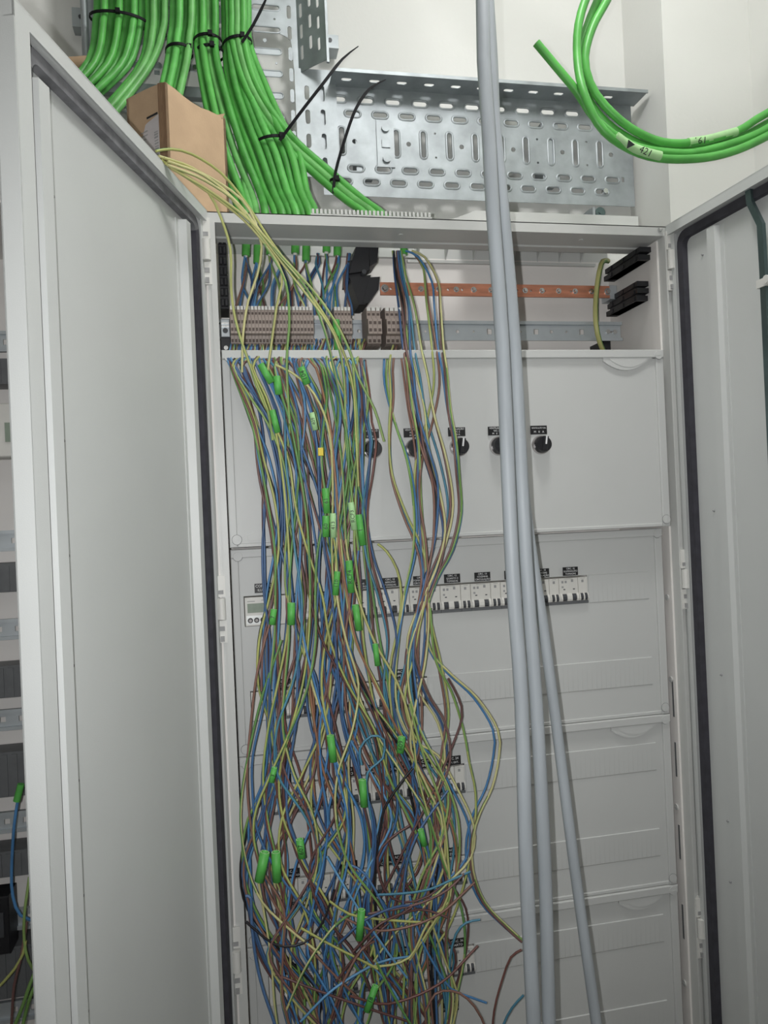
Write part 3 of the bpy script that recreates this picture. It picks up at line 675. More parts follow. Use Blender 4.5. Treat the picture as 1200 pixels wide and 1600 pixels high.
o = MB(); s_ob = link('shipping_sticker', setmat(st, MT['paper']), bx); mm = mS.copy(); mm.translation = L_-eu*.0007-ev*.013+Vector((0, 0, .036)); s_ob.matrix_local = mm
dk = MB().box(.036, .06, .1175, .121, 0, .0006).box(.0, .012, .095, .112, .0003, .0008)
for k in range(11): dk.box(.050, .058, .045+k*.0046, .045+k*.0046+rnd.uniform(.001, .003), .0003, .0007)
for k in range(3): dk.box(.016, .016+rnd.uniform(.008, .02), .099-k*.006, .1005-k*.006, .0003, .0006)
dk.box(.010, .03, .037, .041, .0003, .0006)
so = dk.build('printed_marks', MT['greyink'], bx); so.matrix_local = mm
for q in ((.036, .06, .1178, .1208), (.0, .012, .094, .112)): so = MB().box(*q, .0002, .001).build('black_print', MT['label'], bx); so.matrix_local = mm

# ================================================================== GREEN CABLES
def cable(name, pts, r, mt, label, cat, group=None, n=10, step=.02):
    return tag(MB().tube(smooth_path(pts, step), r, n).build(name, mt), label, cat, group)
RC = .0069
def gc(track, y0, y1, label, group, tail=None, lift=True):
    """track of pixels, running from depth y0 (top) to y1"""
    n_ = len(track); pts = [at(x, y, y0+(y1-y0)*(i/(n_-1))**1.6) for i, (x, y) in enumerate(track)]
    if lift: d_ = pts[0]-pts[1]; d_.normalize(); pts = [Vector((pts[0].x+d_.x*.1, y0, 2.88))]+pts
    if tail: pts += tail
    return cable('green_cable', pts, RC, rnd.choice(VAR['green']), label, 'cable', group)
BA = 'green cables curving left in the far left bundle'
def lerp_track(A, B, t): return [(a[0]+(b[0]-a[0])*t, a[1]+(b[1]-a[1])*t) for a, b in zip(A, B)]
for i in range(7):
    tr = lerp_track([(152, -10), (150, 30), (147, 67), (138, 97), (115, 125), (85, 150), (50, 170)], [(221, -10), (220, 33), (212, 75), (198, 105), (160, 142), (115, 180), (70, 205)], i/6)
    gc(tr, .345-(i % 2)*.024, .30-(i % 2)*.024, 'green cable, %s from the left in the leftmost tied bundle' % ORD[i], BA)
for i in range(4):
    tr = lerp_track([(231, -10), (231, 50), (226, 85), (213, 112), (180, 152), (140, 195)], [(258, -10), (254, 50), (243, 85), (228, 112), (200, 150), (160, 200)], i/3)
    gc(tr, .33-(i % 2)*.014, .28-(i % 2)*.014, 'loose green cable right of the leftmost tied bundle, %s from left' % ORD[i], 'loose green cables beside the left bundle')
for i in range(4):
    x = (267, 277, 287, 296)[i]; y_ = .31-(i % 2)*.02
    gc([(x+4, -10), (x, 60), (x-4, 95), (x-14, 140), (x-24, 190), (x-30, 260)], y_, .22-(i % 2)*.014, 'green cable going behind the box, %s from the left in the second bundle' % ORD[i], 'green cables of the second bundle')
for i in range(5):
    x = (308, 317, 326, 336, 331)[i]; y_ = (.30, .285, .30, .285, .315)[i]
    e = (372, 384, 400, 414, 392)[i]
    gc([(x, -10), (x, 60), (x+3, 95), (x+14+i*2, 160), (x+30+i*4, 230), (e-8, 300), (e, 330)], y_, .135-(i % 2)*.012, 'green cable, %s from the left in the third bundle tied twice' % ORD[i], 'green cables of the third bundle', [Vector((at(e+6, 392, .11).x, .11  , 1.944))])
TE = [(430, 0), (441, 1), (452, 0), (463, 1), (473, 0), (484, 1), (493, 0)]
for i, (e, k) in enumerate(TE):
    x = 350+i*6.2
    gc([(x, -10), (x+2, 66), (x+8+i*3.0, 130), (x+26+i*4.5, 190), (x+44+i*6, 240), (e-14, 300), (e, 332)], .30-k*.017-(.012 if i in (2, 4) else 0), .125-k*.012, 'green cable, %s from the left in the fourth bundle entering the cabinet' % ORD[i], 'green cables of the fourth bundle', [Vector((at(e+8, 395, .105).x, .105  , 1.944))])
for i, e in enumerate((572, 586, 599)):
    x = 352+i*9
    gc([(x+10, -10), (x+12, 66), (x+34, 140), (x+78+i*3, 212), (x+138+i*5, 270), (e-32, 312), (e, 336)], .275-i*.004, .118, 'green cable, %s from the left of the three entering furthest right' % ORD[i], 'three green cables entering right', [Vector((at(e+30, 392, .11).x, .11 , 1.944))])
# sheath ends hanging just below the top beam
for i, (x, y) in enumerate(((384, 400), (402, 412), (422, 398), (461, 396), (478, 408), (510, 394), (527, 400), (631, 398))):
    p = at(x, y, .105)
    tag(MB().tube([p+Vector((.002, 0, .03)), p+Vector((.001, 0, .015)), p], RC, 10).cyl(p+Vector((0, 0, .0005)), p-Vector((0, 0, .0035)), RC*.55, n=8, mi=1).build('cable_end', [MT['green'], MT['white']]),
        'stripped green cable end below the top beam, %s from the left' % ORD[i], 'cable end', 'stripped green cable ends')
# big loops at the upper right
CR = .0068
def loop_cable(pts, Y, label, mt=MT['green'], up=None):
    p3 = [at(x, y, Y+dy) for x, y, dy in pts]
    if up: p3 += [Vector((up[0], up[1], 2.70)), Vector((up[0], up[1], 2.895))]
    return cable('green_cable', p3, CR, mt, label, 'cable', None, 12, .015)
OUT = [(1290, 120, 0), (1330, 0, 0), (1290, -120, 0), (1150, -190, 0), (1010, -150, 0), (945, -60, 0)]
OUTb = [(1300, 130, .012), (1345, 0, .012), (1290, -135, .012), (1150, -205, .012), (1000, -160, .012), (935, -60, .012)]
loop_cable([(838, 67, 0), (868, 103, 0), (901, 143, 0), (934, 190, .004), (985, 226, .006), (1040, 238, .006), (1100, 236, .004), (1200, 200, 0)]+OUT+[(908, 20, 0), (902, 90, 0), (914, 150, -.016), (944, 205, -.016), (1000, 240, -.012), (1060, 249, -.012), (1130, 241, -.012), (1200, 212, -.012), (1300, 150, -.01)], -.06,
          'looped green cable whose cut free end juts out left at upper right')
loop_cable([(1330, 110, .012), (1200, 176, .012), (1150, 206, .012), (1090, 222, .012), (1035, 222, .012), (985, 200, .012), (945, 165, .012), (922, 130, .012), (914, 90, .012), (925, 45, .012), (946, 5, .012)]+[(1000, -90, .012), (1080, -130, .012), (1180, -150, .012), (1270, -110, .012), (1330, -20, .012), (1330, 90, .014), (1290, 135, .02)], -.06,
          'looped green cable forming the inner curve of the upper right coil')
loop_cable([(1240, -170, .024), (1320, -60, .024), (1345, 40, .024), (1310, 130, .024), (1200, 192, .024), (1140, 222, .024), (1070, 234, .024), (1010, 228, .024), (960, 202, .024), (925, 165, .024), (908, 120, .024), (906, 80, .024), (918, 40, .024), (934, 0, .024), (975, -90, .024), (1010, -170, .024)], -.06,
          'looped green cable forming the middle curve of the upper right coil', up=(.50, .02))
def wrap(path, r, mt, name, label, txts, sz, ang=0, flip=False):
    t = thing(name, label, 'marker'); MB().tube(smooth_path(path, .006), r, 12).build('sleeve', mt, t); return t
t = thing('cable_tag', 'pale wrap with handwritten mark around the lower left of the coil', 'marker')
tr = smooth_path([at(x, y, -.0765) for x, y in ((962, 213), (985, 229), (1008, 238), (1032, 244))], .006); MB().tube(tr, CR+.0007, 14).build('wrap', MT['pale'], t)
def ink(tp, txt, size, px, py, Y, ang, parent, m=MT['marker']):
    o = link('handwriting', text_mesh(txt, size, m), parent); d_ = (CAM-at(px, py, Y)).normalized()
    z_ = d_; x_ = Vector((1, 0, 0)); x_ = (x_-z_*x_.dot(z_)).normalized(); y_ = z_.cross(x_)
    mm_ = Matrix((x_, y_, z_)).transposed().to_4x4() @ Matrix.Rotation(ang, 4, 'Z'); mm_.translation = at(px, py, Y); o.matrix_local = mm_
    return o
ink(t, '▲', .015, 984, 226, -.0862, 2.6, t); ink(t, '421', .0145, 1009, 237, -.0862, -.35, t)
t2 = thing('cable_tag', 'pale wrap with handwritten number at the coil\'s right side', 'marker')
MB().tube(smooth_path([at(x, y, -.048) for x, y in ((1075, 223), (1110, 217), (1150, 206))], .006), CR+.0007, 14).build('wrap', MT['pale'], t2)
ink(t2, '161', .0145, 1094, 220, -.0572, .12, t2)

# cable ties
def tie(cx, cy, wpx, Y, rz, label, tail=None, depth=.016, tilt=0):
    p = at(cx, cy, Y); hw = wpx/2*(Y-CAM.y)/FPX
    t = thing('cable_tie', label, 'cable tie', p, 'black cable ties')
    ring = []
    for i in range(25):
        a = 2*PI*i/24; ring.append(Vector((math.cos(a)*hw, math.sin(a)*depth, math.cos(a)*hw*tilt)))
    b_ = MB(); w2 = .0026
    v = []
    for p_ in ring: v += [p_+Vector((0, 0, -w2)), p_+Vector((0, 0, w2)), Vector((p_.x*.97, p_.y*.92, p_.z+w2)), Vector((p_.x*.97, p_.y*.92, p_.z-w2))]
    f = []
    for i in range(24):
        q = 4*i
        for k in range(4): f.append((q+k, q+(k+1) % 4, q+4+(k+1) % 4, q+4+k))
    b_.add(v, f); b_.build('strap', MT['tie'], t)
    hx = hw*rz; hy = -depth*math.sqrt(max(0, 1-rz*rz))
    MB().bbox(hx-.0042, hx+.0042, hy-.005, hy+.002, hx*tilt-.0045, hx*tilt+.005, .0008).build('head', MT['tie'], t)
    if tail:
        pts = [at(x, y, Y-depth-dy)-p for x, y, dy in tail]; pts = smooth_path(pts, .015); v = []; f = []
        for i, q in enumerate(pts):
            w_ = .0027 if i < len(pts)-3 else .0027*(len(pts)-i)/4
            d_ = (pts[min(i+1, len(pts)-1)]-pts[max(0, i-1)]).normalized(); s_ = d_.cross(Vector((0, 1, 0))).normalized()*w_
            v += [q+s_, q-s_, q-s_+Vector((0, .0012, 0)), q+s_+Vector((0, .0012, 0))]
        for i in range(len(pts)-1):
            q = 4*i
            for k in range(4): f.append((q+k, q+(k+1) % 4, q+4+(k+1) % 4, q+4+k))
        f += [(0, 3, 2, 1), tuple(4*(len(pts)-1)+k for k in range(4))]
        MB().add(v, f).build('loose_tail', MT['tie'], t)
tie(186, 32, 86, .333, .02, 'black cable tie around the leftmost green bundle', depth=.028, tilt=-.06)
tie(280, 82, 42, .298, .75, 'black cable tie around the second green bundle', depth=.03)
tie(325, 67, 44, .292, .15, 'upper black cable tie on the third green bundle', depth=.03)
tie(328, 84, 44, .29, .15, 'lower black cable tie on the third green bundle', depth=.03)
tie(371, 70, 46, .285, .3, 'black cable tie on the fourth bundle with its tail pointing to the top edge', [(378, 66, .004), (396, 38, .012), (414, 2, .02), (425, -25, .03)], depth=.03, tilt=.15)
tie(424, 223, 52, .22, .55, 'black cable tie with a long tail standing up beside the wall', [(437, 219, .004), (470, 175, .02), (505, 130, .03), (535, 92, .03), (560, 72, .03)], depth=.028, tilt=.15)
tie(523, 285, 20, .185, .1, 'black cable tie low on the right cables, tail over the horizontal tray', [(521, 302, .003), (524, 270, .005), (538, 220, .016), (556, 170, .022), (578, 138, .022), (603, 124, .02)], depth=.016)

# ================================================================== THREE GREY CABLES IN FRONT
def grey(track, r, label):
    pts = [at(x, y, Y) for x, y, Y in track]
    a, b_ = pts[0], pts[1]; k = (2.885-a.z)/(a.z-b_.z); pts = [a+(a-b_)*k]+pts
    a, b_ = pts[-1], pts[-2]; k = (a.z-.012)/(b_.z-a.z); e = a+(a-b_)*k; e.z = .012; pts.append(e)
    cable('grey_cable', pts, r, MT['grey'], label, 'cable', None, 16, .05)
grey([(754, 0, -.24), (756, 100, -.25), (763, 200, -.26), (770, 330, -.27), (785, 540, -.28), (800, 880, -.29), (815, 1100, -.295), (822, 1350, -.30), (834, 1600, -.30)], .0090, 'thick grey cable hanging nearest, leftmost of the three')
grey([(762, 0, -.22), (766, 100, -.225), (773, 200, -.23), (786, 330, -.24), (804, 540, -.25), (822, 880, -.26), (838, 1100, -.265), (851, 1350, -.27), (858, 1600, -.27)], .0086, 'thick grey cable tight behind the leftmost, middle of the three')
grey([(764, 0, -.14), (770, 100, -.145), (780, 330, -.155), (800, 560, -.16), (822, 800, -.17), (846, 960, -.175), (869, 1130, -.18), (897, 1350, -.19), (932, 1600, -.20)], .0076, 'thinner grey cable that veers off to the lower right')

# ================================================================== WIRES
WR = .0019
def wire(pts, col, label, group=None, r=WR, step=.014, name=None):
    path = smooth_path(pts, step)
    if col == 'gy':
        o = MB().tube(path, r, 7, stripe=rnd.choice((.07, .1, -.08, .13))).build('yellow_green_wire', [rnd.choice(VAR['yel']), rnd.choice(VAR['grn'])])
    else:
        o = MB().tube(path, r, 6).build({'blk': 'black_wire', 'darkblue': 'dark_blue_wire', 'orange': 'orange_brown_wire'}.get(col, col+'_wire'), rnd.choice(VAR.get(col, [MT[col]])))
    return tag(o, label, 'wire', group)
CN = {'gy': 'yellow-green', 'blue': 'blue', 'darkblue': 'dark blue', 'brown': 'brown', 'blk': 'black', 'orange': 'orange-brown'}

# --- dense bundle from the terminals
ENV = [(575, 354, 566), (620, 376, 574), (660, 392, 577), (700, 402, 580), (800, 413, 590), (900, 416, 597), (1000, 412, 610), (1100, 400, 648), (1200, 391, 676), (1300, 388, 715), (1400, 393, 728), (1500, 415, 722), (1560, 448, 706), (1600, 462, 700), (1700, 470, 690)]
def env(y, f):
    for (y0, l0, r0), (y1, l1, r1) in zip(ENV, ENV[1:]):
        if y0 <= y <= y1:
            t_ = (y-y0)/(y1-y0); return (l0+(l1-l0)*t_)*(1-f) + (r0+(r1-r0)*t_)*f
    return ENV[-1][1]*(1-f)+ENV[-1][2]*f
LEV = [575, 620, 660, 720, 790, 860, 930, 1000, 1070, 1140, 1210, 1280, 1350, 1420, 1490, 1560, 1640, 1700]
NB = 41
bundles = []
for i in range(NB):
    f0 = (i+rnd.uniform(.1, .9))/NB
    tgt = min(1, max(0, .5+(rnd.random()-.5)*1.0))
    if f0 < .08: tgt = rnd.uniform(.0, .15)
    fs = []; f_ = f0
    ph = rnd.uniform(0, 6.28); am = rnd.uniform(.02, .07); wl = rnd.uniform(300, 700)
    for y in LEV:
        k = max(0, min(1, (y-640)/700)); base = f0*(1-k)+tgt*k
        amp = am*(1+1.6*max(0, (y-1100)/400))
        fs.append(max(-.02, min(1.02, base+amp*math.sin(ph+y/wl*6.28))))
    bundles.append((f0, fs))
ZONE = ['left end', 'middle', 'right end']
TERMX = [at(360, 512, .055).x+.0056*(i+.5) for i in range(NLONG)]
queue = []
for bi, (f0, fs) in enumerate(bundles):
    cols_ = ['blue', 'brown', 'gy'] if rnd.random() < .52 else rnd.choice((['blue', 'gy'], ['gy', 'brown'], ['brown', 'blue', 'darkblue'], ['darkblue', 'brown', 'blue'], ['blk', 'gy', 'blue'], ['gy', 'brown', 'brown'], ['orange', 'blue', 'gy'], ['blue', 'blue'], ['brown', 'blue']))
    sub = rnd.uniform(.007, .026)
    for ci, col in enumerate(cols_):
        o1 = rnd.uniform(0, 6.28); yb = rnd.uniform(-.038, -.009); wv = rnd.uniform(180, 380); cut = rnd.choice((1700,)*5+(1560, 1640))
        pts = []
        xs = env(575, f0)+ci*3-3
        t0 = at(xs+rnd.uniform(-6, 6)+8, 536, .085); pts.append(t0+Vector((0, 0, .006)))
        pts.append(at(xs+3, 552, .045))
        pts.append(at(xs, 560+rnd.uniform(-3, 3), .004-.012*rnd.random()))
        for y, f_ in zip(LEV, fs):
            if y > cut: break
            ff = f_+sub*math.sin(o1+y/wv*6.28)*(1 if y > 600 else .3)
            dep = yb+.007*math.sin(o1*2+y/210)
            if y < 600: dep = -.012+.3*yb
            pts.append(at(env(y, ff)+rnd.uniform(-1.2, 1.2), y, dep))
        k_ = min(range(NLONG), key=lambda i: abs(TERMX[i]-pts[0].x)); off = pts[0].x-TERMX[-1]
        where = 'under the %s terminal from left' % ORD[k_] if off < .004 else 'past the long terminal strip, %s centimetre' % ORD[int(off*100)]
        queue.append((col, where, pts[2].x, pts))
for key in sorted(set((q[0], q[1]) for q in queue)):
    g_ = sorted([q for q in queue if (q[0], q[1]) == key], key=lambda q: q[2])
    for n_, q in enumerate(g_):
        which = '' if len(g_) == 1 else ', ' + (('left one', 'right one')[n_] if len(g_) == 2 else '%s such from left' % ORD[n_])
        wire(q[3], q[0], '%s tangle wire starting %s%s' % (CN[q[0]], key[1], which), '%s wires of the dense tangle' % CN[q[0]])
# --- short cores from the sheath ends down to the terminals
for i, x in enumerate((384, 402, 422, 440, 461, 478, 497, 510, 527, 545)):
    for ci, col in enumerate(('blue', 'brown', 'gy') if i % 3 else ('darkblue', 'blue', 'brown')):
        for rep_ in range(2 if col == 'blue' else 1):
            xe = x-14+rnd.uniform(-20, 34); xm = (x+xe)/2+rnd.uniform(-10, 10)
            pts = [at(x+rnd.uniform(-2, 2), 396, .105), at(x+rnd.uniform(-4, 4), 412, .1), at(xm, 445, .088+rnd.uniform(-.012, .012)), at(xe, 478, .075), at(xe+1, 492, .082)]
            wire(pts, col, '%s core above the terminals, from the %s cluster from left%s' % (CN[col], ORD[i], ('', ', second one')[rep_]), '%s cores above the terminals' % CN[col], step=.01)
for i in range(24):
    x = 392+i*6.2+rnd.uniform(-2, 2)
    p0 = at(x, 536, .068); pts = [p0+Vector((0, .01, .008)), p0, at(x+rnd.uniform(-4, 4), 549, .062), at(x+rnd.uniform(-6, 6), 562, .05)]
    wire(pts, 'palewire', 'short pale wire end below the terminals, %s from left' % ORD[i], 'short pale wire ends below the terminals', r=.0011, step=.008)

# --- individually recognisable wires (pixel x, pixel y, depth)
def hero(col, tr, label, r=WR): return wire([at(*q) for q in tr], col, label, None, r)
def trio(tr, cols, label, sp=5):
    for ci, col in enumerate(cols):
        o1 = rnd.uniform(0, 6.28)
        pts = [at(x+(ci-1)*2.2+sp*math.sin(o1+y/130), y, Y-.003*ci+.003*math.sin(y/90+ci*2)) for x, y, Y in tr]
        wire(pts, col, label % CN[col])
R1 = [(640, 392, .1), (660, 402, .085), (680, 440, .07), (683, 480, .05), (687, 545, .0), (692, 575, -.018), (699, 640, -.02), (709, 690, -.045), (715, 740, -.04), (720, 800, -.024), (707, 860, -.02), (684, 905, -.02), (668, 960, -.02), (674, 1015, -.02), (704, 1052, -.02), (745, 1090, -.022), (776, 1140, -.025), (777, 1180, -.025), (765, 1230, -.025), (745, 1270, -.025), (733, 1310, -.025), (733, 1360, -.025), (752, 1410, -.025), (790, 1450, -.03), (815, 1472, -.035)]
trio(R1, ['blue', 'brown', 'gy'], '%s wire bowing furthest right and back under the grey cables', 4)
R2 = [(630, 392, .1), (636, 430, .08), (648, 480, .06), (656, 545, .0), (664, 590, -.02), (672, 650, -.022), (690, 720, -.03), (700, 790, -.024), (690, 850, -.02), (672, 900, -.022), (655, 960, -.022), (640, 1020, -.022), (642, 1080, -.022), (660, 1140, -.022), (690, 1200, -.025), (715, 1270, -.025), (716, 1340, -.025), (700, 1410, -.03), (690, 1480, -.03), (700, 1560, -.03), (690, 1640, -.03)]
trio(R2, ['blue', 'brown', 'gy'], '%s wire down the middle of the right strand group past the middle switch', 6)
R3 = [(622, 392, .1), (626, 430, .085), (636, 480, .065), (636, 545, .0), (640, 580, -.018), (645, 640, -.02), (662, 700, -.045), (678, 760, -.035), (676, 840, -.024), (664, 900, -.024), (652, 960, -.022), (648, 1030, -.022), (655, 1100, -.022), (655, 1160, -.022), (645, 1220, -.022), (660, 1300, -.025), (675, 1400, -.03), (672, 1500, -.03), (680, 1640, -.03)]
trio(R3, ['blk', 'brown', 'blue'], '%s wire in the right strand group crossing the second switch', 5)
R4 = [(616, 540, .07), (612, 556, .0), (610, 580, -.014), (612, 620, -.018), (608, 680, -.018), (611, 740, -.022), (630, 800, -.022), (652, 850, -.022), (662, 890, -.022), (660, 930, -.022), (650, 975, -.022), (640, 1030, -.02), (628, 1090, -.02), (640, 1140, -.02), (672, 1190, -.024), (700, 1240, -.025), (690, 1310, -.028), (660, 1370, -.03), (640, 1450, -.03), (650, 1540, -.03), (640, 1640, -.03)]
trio(R4, ['blue', 'brown', 'gy'], '%s wire of the separate strand left of the second switch', 4)
trio([(652, 400, .1), (664, 420, .08), (670, 470, .06), (680, 540, .0), (684, 600, -.02), (672, 660, -.02), (655, 720, -.04), (652, 780, -.03), (662, 840, -.024), (668, 900, -.022), (670, 960, -.022), (690, 1050, -.022), (700, 1120, -.022), (690, 1200, -.025), (680, 1290, -.025), (665, 1400, -.03), (640, 1500, -.03), (630, 1640, -.03)], ['gy', 'brown'], '%s wire crossing from the right strands towards the second switch', 4)
trio([(604, 552, .05), (606, 562, -.002), (606, 600, -.016), (620, 660, -.02), (640, 720, -.045), (650, 790, -.03), (648, 860, -.024), (632, 930, -.022), (620, 1010, -.02), (615, 1060, -.02), (618, 1110, -.02), (640, 1155, -.022), (680, 1180, -.024), (710, 1230, -.025), (738, 1290, -.025), (735, 1340, -.026), (700, 1380, -.03), (660, 1420, -.03), (610, 1470, -.03), (570, 1540, -.03), (560, 1640, -.03)], ['blue', 'gy'], '%s wire of the strand that loops out beside the second breaker row', 4)
trio([(566, 556, .05), (566, 566, -.004), (572, 620, -.018), (575, 660, -.02), (582, 690, -.04), (578, 740, -.04), (572, 800, -.026), (580, 870, -.024), (598, 930, -.024), (612, 1000, -.022), (604, 1080, -.022), (620, 1160, -.024), (650, 1240, -.024), (640, 1320, -.026), (610, 1420, -.03), (600, 1520, -.03), (610, 1640, -.03)], ['blue', 'brown', 'darkblue'], '%s wire hanging over the leftmost rotary switch', 6)
trio([(618, 392, .1), (622, 430, .09), (630, 480, .07), (638, 545, .002), (648, 590, -.016), (658, 640, -.02), (664, 700, -.042), (682, 770, -.03), (692, 830, -.024), (680, 890, -.022), (655, 950, -.022), (640, 1010, -.022), (660, 1080, -.022), (690, 1130, -.022), (700, 1190, -.024), (680, 1260, -.026), (690, 1330, -.028), (700, 1400, -.03), (650, 1490, -.03), (640, 1640, -.03)], ['darkblue', 'gy', 'brown'], '%s wire swinging between the second and middle switches', 6)
trio([(628, 548, .06), (632, 558, -.002), (636, 600, -.014), (640, 640, -.018), (648, 700, -.04), (650, 770, -.03), (656, 840, -.024), (662, 900, -.022), (668, 970, -.022), (664, 1040, -.022), (650, 1110, -.022), (645, 1170, -.024), (670, 1230, -.026), (692, 1290, -.026), (672, 1370, -.03), (640, 1450, -.03), (660, 1560, -.03), (665, 1640, -.03)], ['brown', 'blue', 'gy'], '%s wire falling straight behind the second switch strands', 5)
hero('gy', [(590, 850, -.03), (604, 862, -.03), (620, 890, -.028), (627, 930, -.026), (622, 980, -.024), (610, 1040, -.024), (612, 1100, -.026), (640, 1180, -.028), (690, 1290, -.03), (700, 1350, -.03)], 'yellow-green wire bowing right below the leftmost switch')
hero('gy', [(672, 950, -.03), (680, 1030, -.03), (705, 1080, -.028), (724, 1140, -.026), (733, 1190, -.026), (743, 1240, -.026), (741, 1300, -.028), (728, 1370, -.03), (705, 1440, -.03), (680, 1480, -.03)], 'yellow-green wire arching furthest right of the third breaker row')
hero('gy', [(640, 1100, -.04), (650, 1140, -.04), (665, 1190, -.04), (690, 1260, -.04), (700, 1340, -.04), (700, 1400, -.04), (672, 1450, -.04), (640, 1500, -.04)], 'thin pale yellow-green wire slanting right across the third breaker row')
hero('blk', [(645, 1200, -.042), (625, 1225, -.042), (600, 1265, -.042), (592, 1310, -.04), (585, 1380, -.036), (590, 1450, -.036), (610, 1500, -.036)], 'black wire slanting down left across the third breaker row')
hero('brown', [(640, 1290, -.044), (610, 1310, -.044), (590, 1340, -.044), (600, 1390, -.04), (630, 1410, -.04), (670, 1400, -.042), (700, 1375, -.042)], 'brown wire curving across the fourth breaker row')
hero('brown', [(575, 1428, -.045), (620, 1420, -.045), (660, 1410, -.045), (700, 1390, -.044), (725, 1365, -.042)], 'brown wire running level below the fourth breaker row')
hero('gy', [(515, 1408, -.05), (545, 1428, -.05), (590, 1436, -.05), (640, 1440, -.05), (658, 1441, -.05)], 'cut yellow-green wire end lying level across the tangle')
hero('gy', [(470, 1450, -.05), (520, 1478, -.05), (560, 1498, -.05), (590, 1514, -.05)], 'cut yellow-green wire end slanting down to centre')
hero('gy', [(578, 1510, -.046), (610, 1508, -.046), (640, 1496, -.046), (655, 1470, -.044), (670, 1440, -.04), (700, 1410, -.036)], 'yellow-green wire dipping and rising left of the fifth breaker row')
hero('blue', [(690, 1640, -.03), (700, 1560, -.032), (703, 1500, -.034), (712, 1460, -.036), (728, 1442, -.038), (750, 1437, -.04)], 'blue wire curling up to a cut end right of the tangle')
hero('blue', [(640, 1400, -.04), (655, 1460, -.04), (680, 1510, -.04), (705, 1545, -.04), (735, 1558, -.04), (760, 1567, -.042)], 'blue wire ending in a cut tip at the lower right')
hero('blue', [(384, 1400, -.03), (392, 1404, -.032), (393, 1440, -.034), (400, 1500, -.034), (412, 1550, -.034), (432, 1610, -.034), (440, 1660, -.034)], 'bright blue wire with a bent tip along the left edge', .0024)
hero('blk', [(384, 1440, -.036), (400, 1454, -.038), (428, 1475, -.04), (460, 1478, -.04), (490, 1462, -.04), (510, 1428, -.04), (522, 1390, -.038)], 'black wire sagging across the lower left')
hero('gy', [(434, 1610, -.03), (428, 1560, -.03), (424, 1500, -.03), (415, 1440, -.03), (404, 1380, -.03)], 'yellow-green wire strand low by the left edge')
hero('brown', [(815, 1484, -.05), (798, 1496, -.045), (785, 1530, -.04), (772, 1580, -.04), (768, 1640, -.04)], 'brown wire dropping beside the grey cables at lower right')
hero('brown', [(665, 1580, -.045), (680, 1553, -.045), (705, 1548, -.042), (730, 1560, -.042), (752, 1590, -.042), (770, 1640, -.042)], 'brown wire arching over at the lower right of the tangle')
hero('blue', [(818, 1555, -.05), (800, 1575, -.045), (785, 1605, -.04), (775, 1650, -.04)], 'blue wire curving out from behind the grey cables at the bottom')
hero('brown', [(700, 1060, -.03), (716, 1090, -.03), (722, 1120, -.03), (705, 1170, -.03), (680, 1230, -.032), (650, 1290, -.034), (620, 1350, -.034), (590, 1410, -.034)], 'red-brown wire sweeping down left across the third row labels')
hero('blue', [(700, 1235, -.036), (660, 1290, -.04), (638, 1340, -.042), (630, 1400, -.042), (632, 1460, -.04), (650, 1520, -.04)], 'bright blue wire curving left across the fourth breaker row')
hero('blue', [(590, 1398, -.046), (630, 1396, -.046), (670, 1390, -.046), (705, 1375, -.044), (735, 1362, -.04)], 'blue wire running level under the fourth breaker row')
hero('blue', [(565, 1195, -.04), (562, 1170, -.04), (580, 1150, -.04), (600, 1156, -.04), (598, 1185, -.04), (580, 1200, -.04), (572, 1222, -.04), (580, 1280, -.038)], 'blue wire curled into a small loop above the third breaker row')
hero('blue', [(420, 1060, -.034), (408, 1120, -.034), (395, 1180, -.034), (394, 1230, -.034), (400, 1290, -.034), (420, 1340, -.034), (460, 1400, -.034), (500, 1450, -.034), (540, 1520, -.034)], 'blue wire bowing along the left edge of the tangle')
hero('gy', [(440, 1000, -.03), (412, 1080, -.03), (392, 1160, -.03), (378, 1240, -.03), (377, 1300, -.03), (388, 1360, -.03), (410, 1410, -.034), (450, 1450, -.038), (500, 1490, -.04)], 'yellow-green wire forming the leftmost bow of the tangle')
hero('brown', [(425, 960, -.03), (402, 1050, -.03), (392, 1130, -.03), (386, 1210, -.03), (392, 1290, -.03), (410, 1370, -.032), (440, 1430, -.036), (500, 1500, -.04), (560, 1560, -.04)], 'brown wire on the outer left bow of the tangle')
hero('brown', [(372, 560, .0), (382, 590, -.02), (396, 660, -.022), (404, 740, -.022), (424, 840, -.024), (428, 920, -.026), (412, 1000, -.028), (408, 1080, -.03)], 'brown wire furthest left across the top cover panel')
hero('blue', [(350, 562, .03), (356, 560, -.006), (372, 580, -.02), (390, 640, -.022), (404, 700, -.022), (420, 790, -.024), (450, 900, -.026)], 'blue wire bending over the far left panel corner', .0021)
hero('gy', [(950, 408, .15), (942, 408, .13), (936, 425, .12), (931, 465, .115), (931, 505, .10), (937, 535, .11), (948, 560, .13)], 'thick yellow-green earth cable bending down behind the busbar end', .0048)
# loops and loose ends in the lower tangle
LT = []
for i in range(13):
    cx, cy = rnd.uniform(480, 650), 1405+i*14; a = rnd.uniform(.15, 1.1)*rnd.choice((-1, 1)); ln = rnd.uniform(60, 125); sag = rnd.uniform(-40, 50)
    col = rnd.choice(('blue', 'brown', 'brown', 'darkblue', 'brown', 'gy', 'blue'))
    tr = [(cx-ln*math.cos(a), cy-ln*math.sin(a), -.03-rnd.random()*.02), (cx-ln*.4*math.cos(a), cy-ln*.4*math.sin(a)+sag*.8, -.04-rnd.random()*.015), (cx+ln*.4*math.cos(a), cy+ln*.4*math.sin(a)+sag*.8, -.04-rnd.random()*.015), (cx+ln*math.cos(a), cy+ln*math.sin(a), -.03-rnd.random()*.02)]
    wire([at(*q) for q in tr], col, 'loose %s wire end, %s from top of those across the lower tangle' % (CN[col], ORD[i]), 'loose wire ends in the lower tangle')
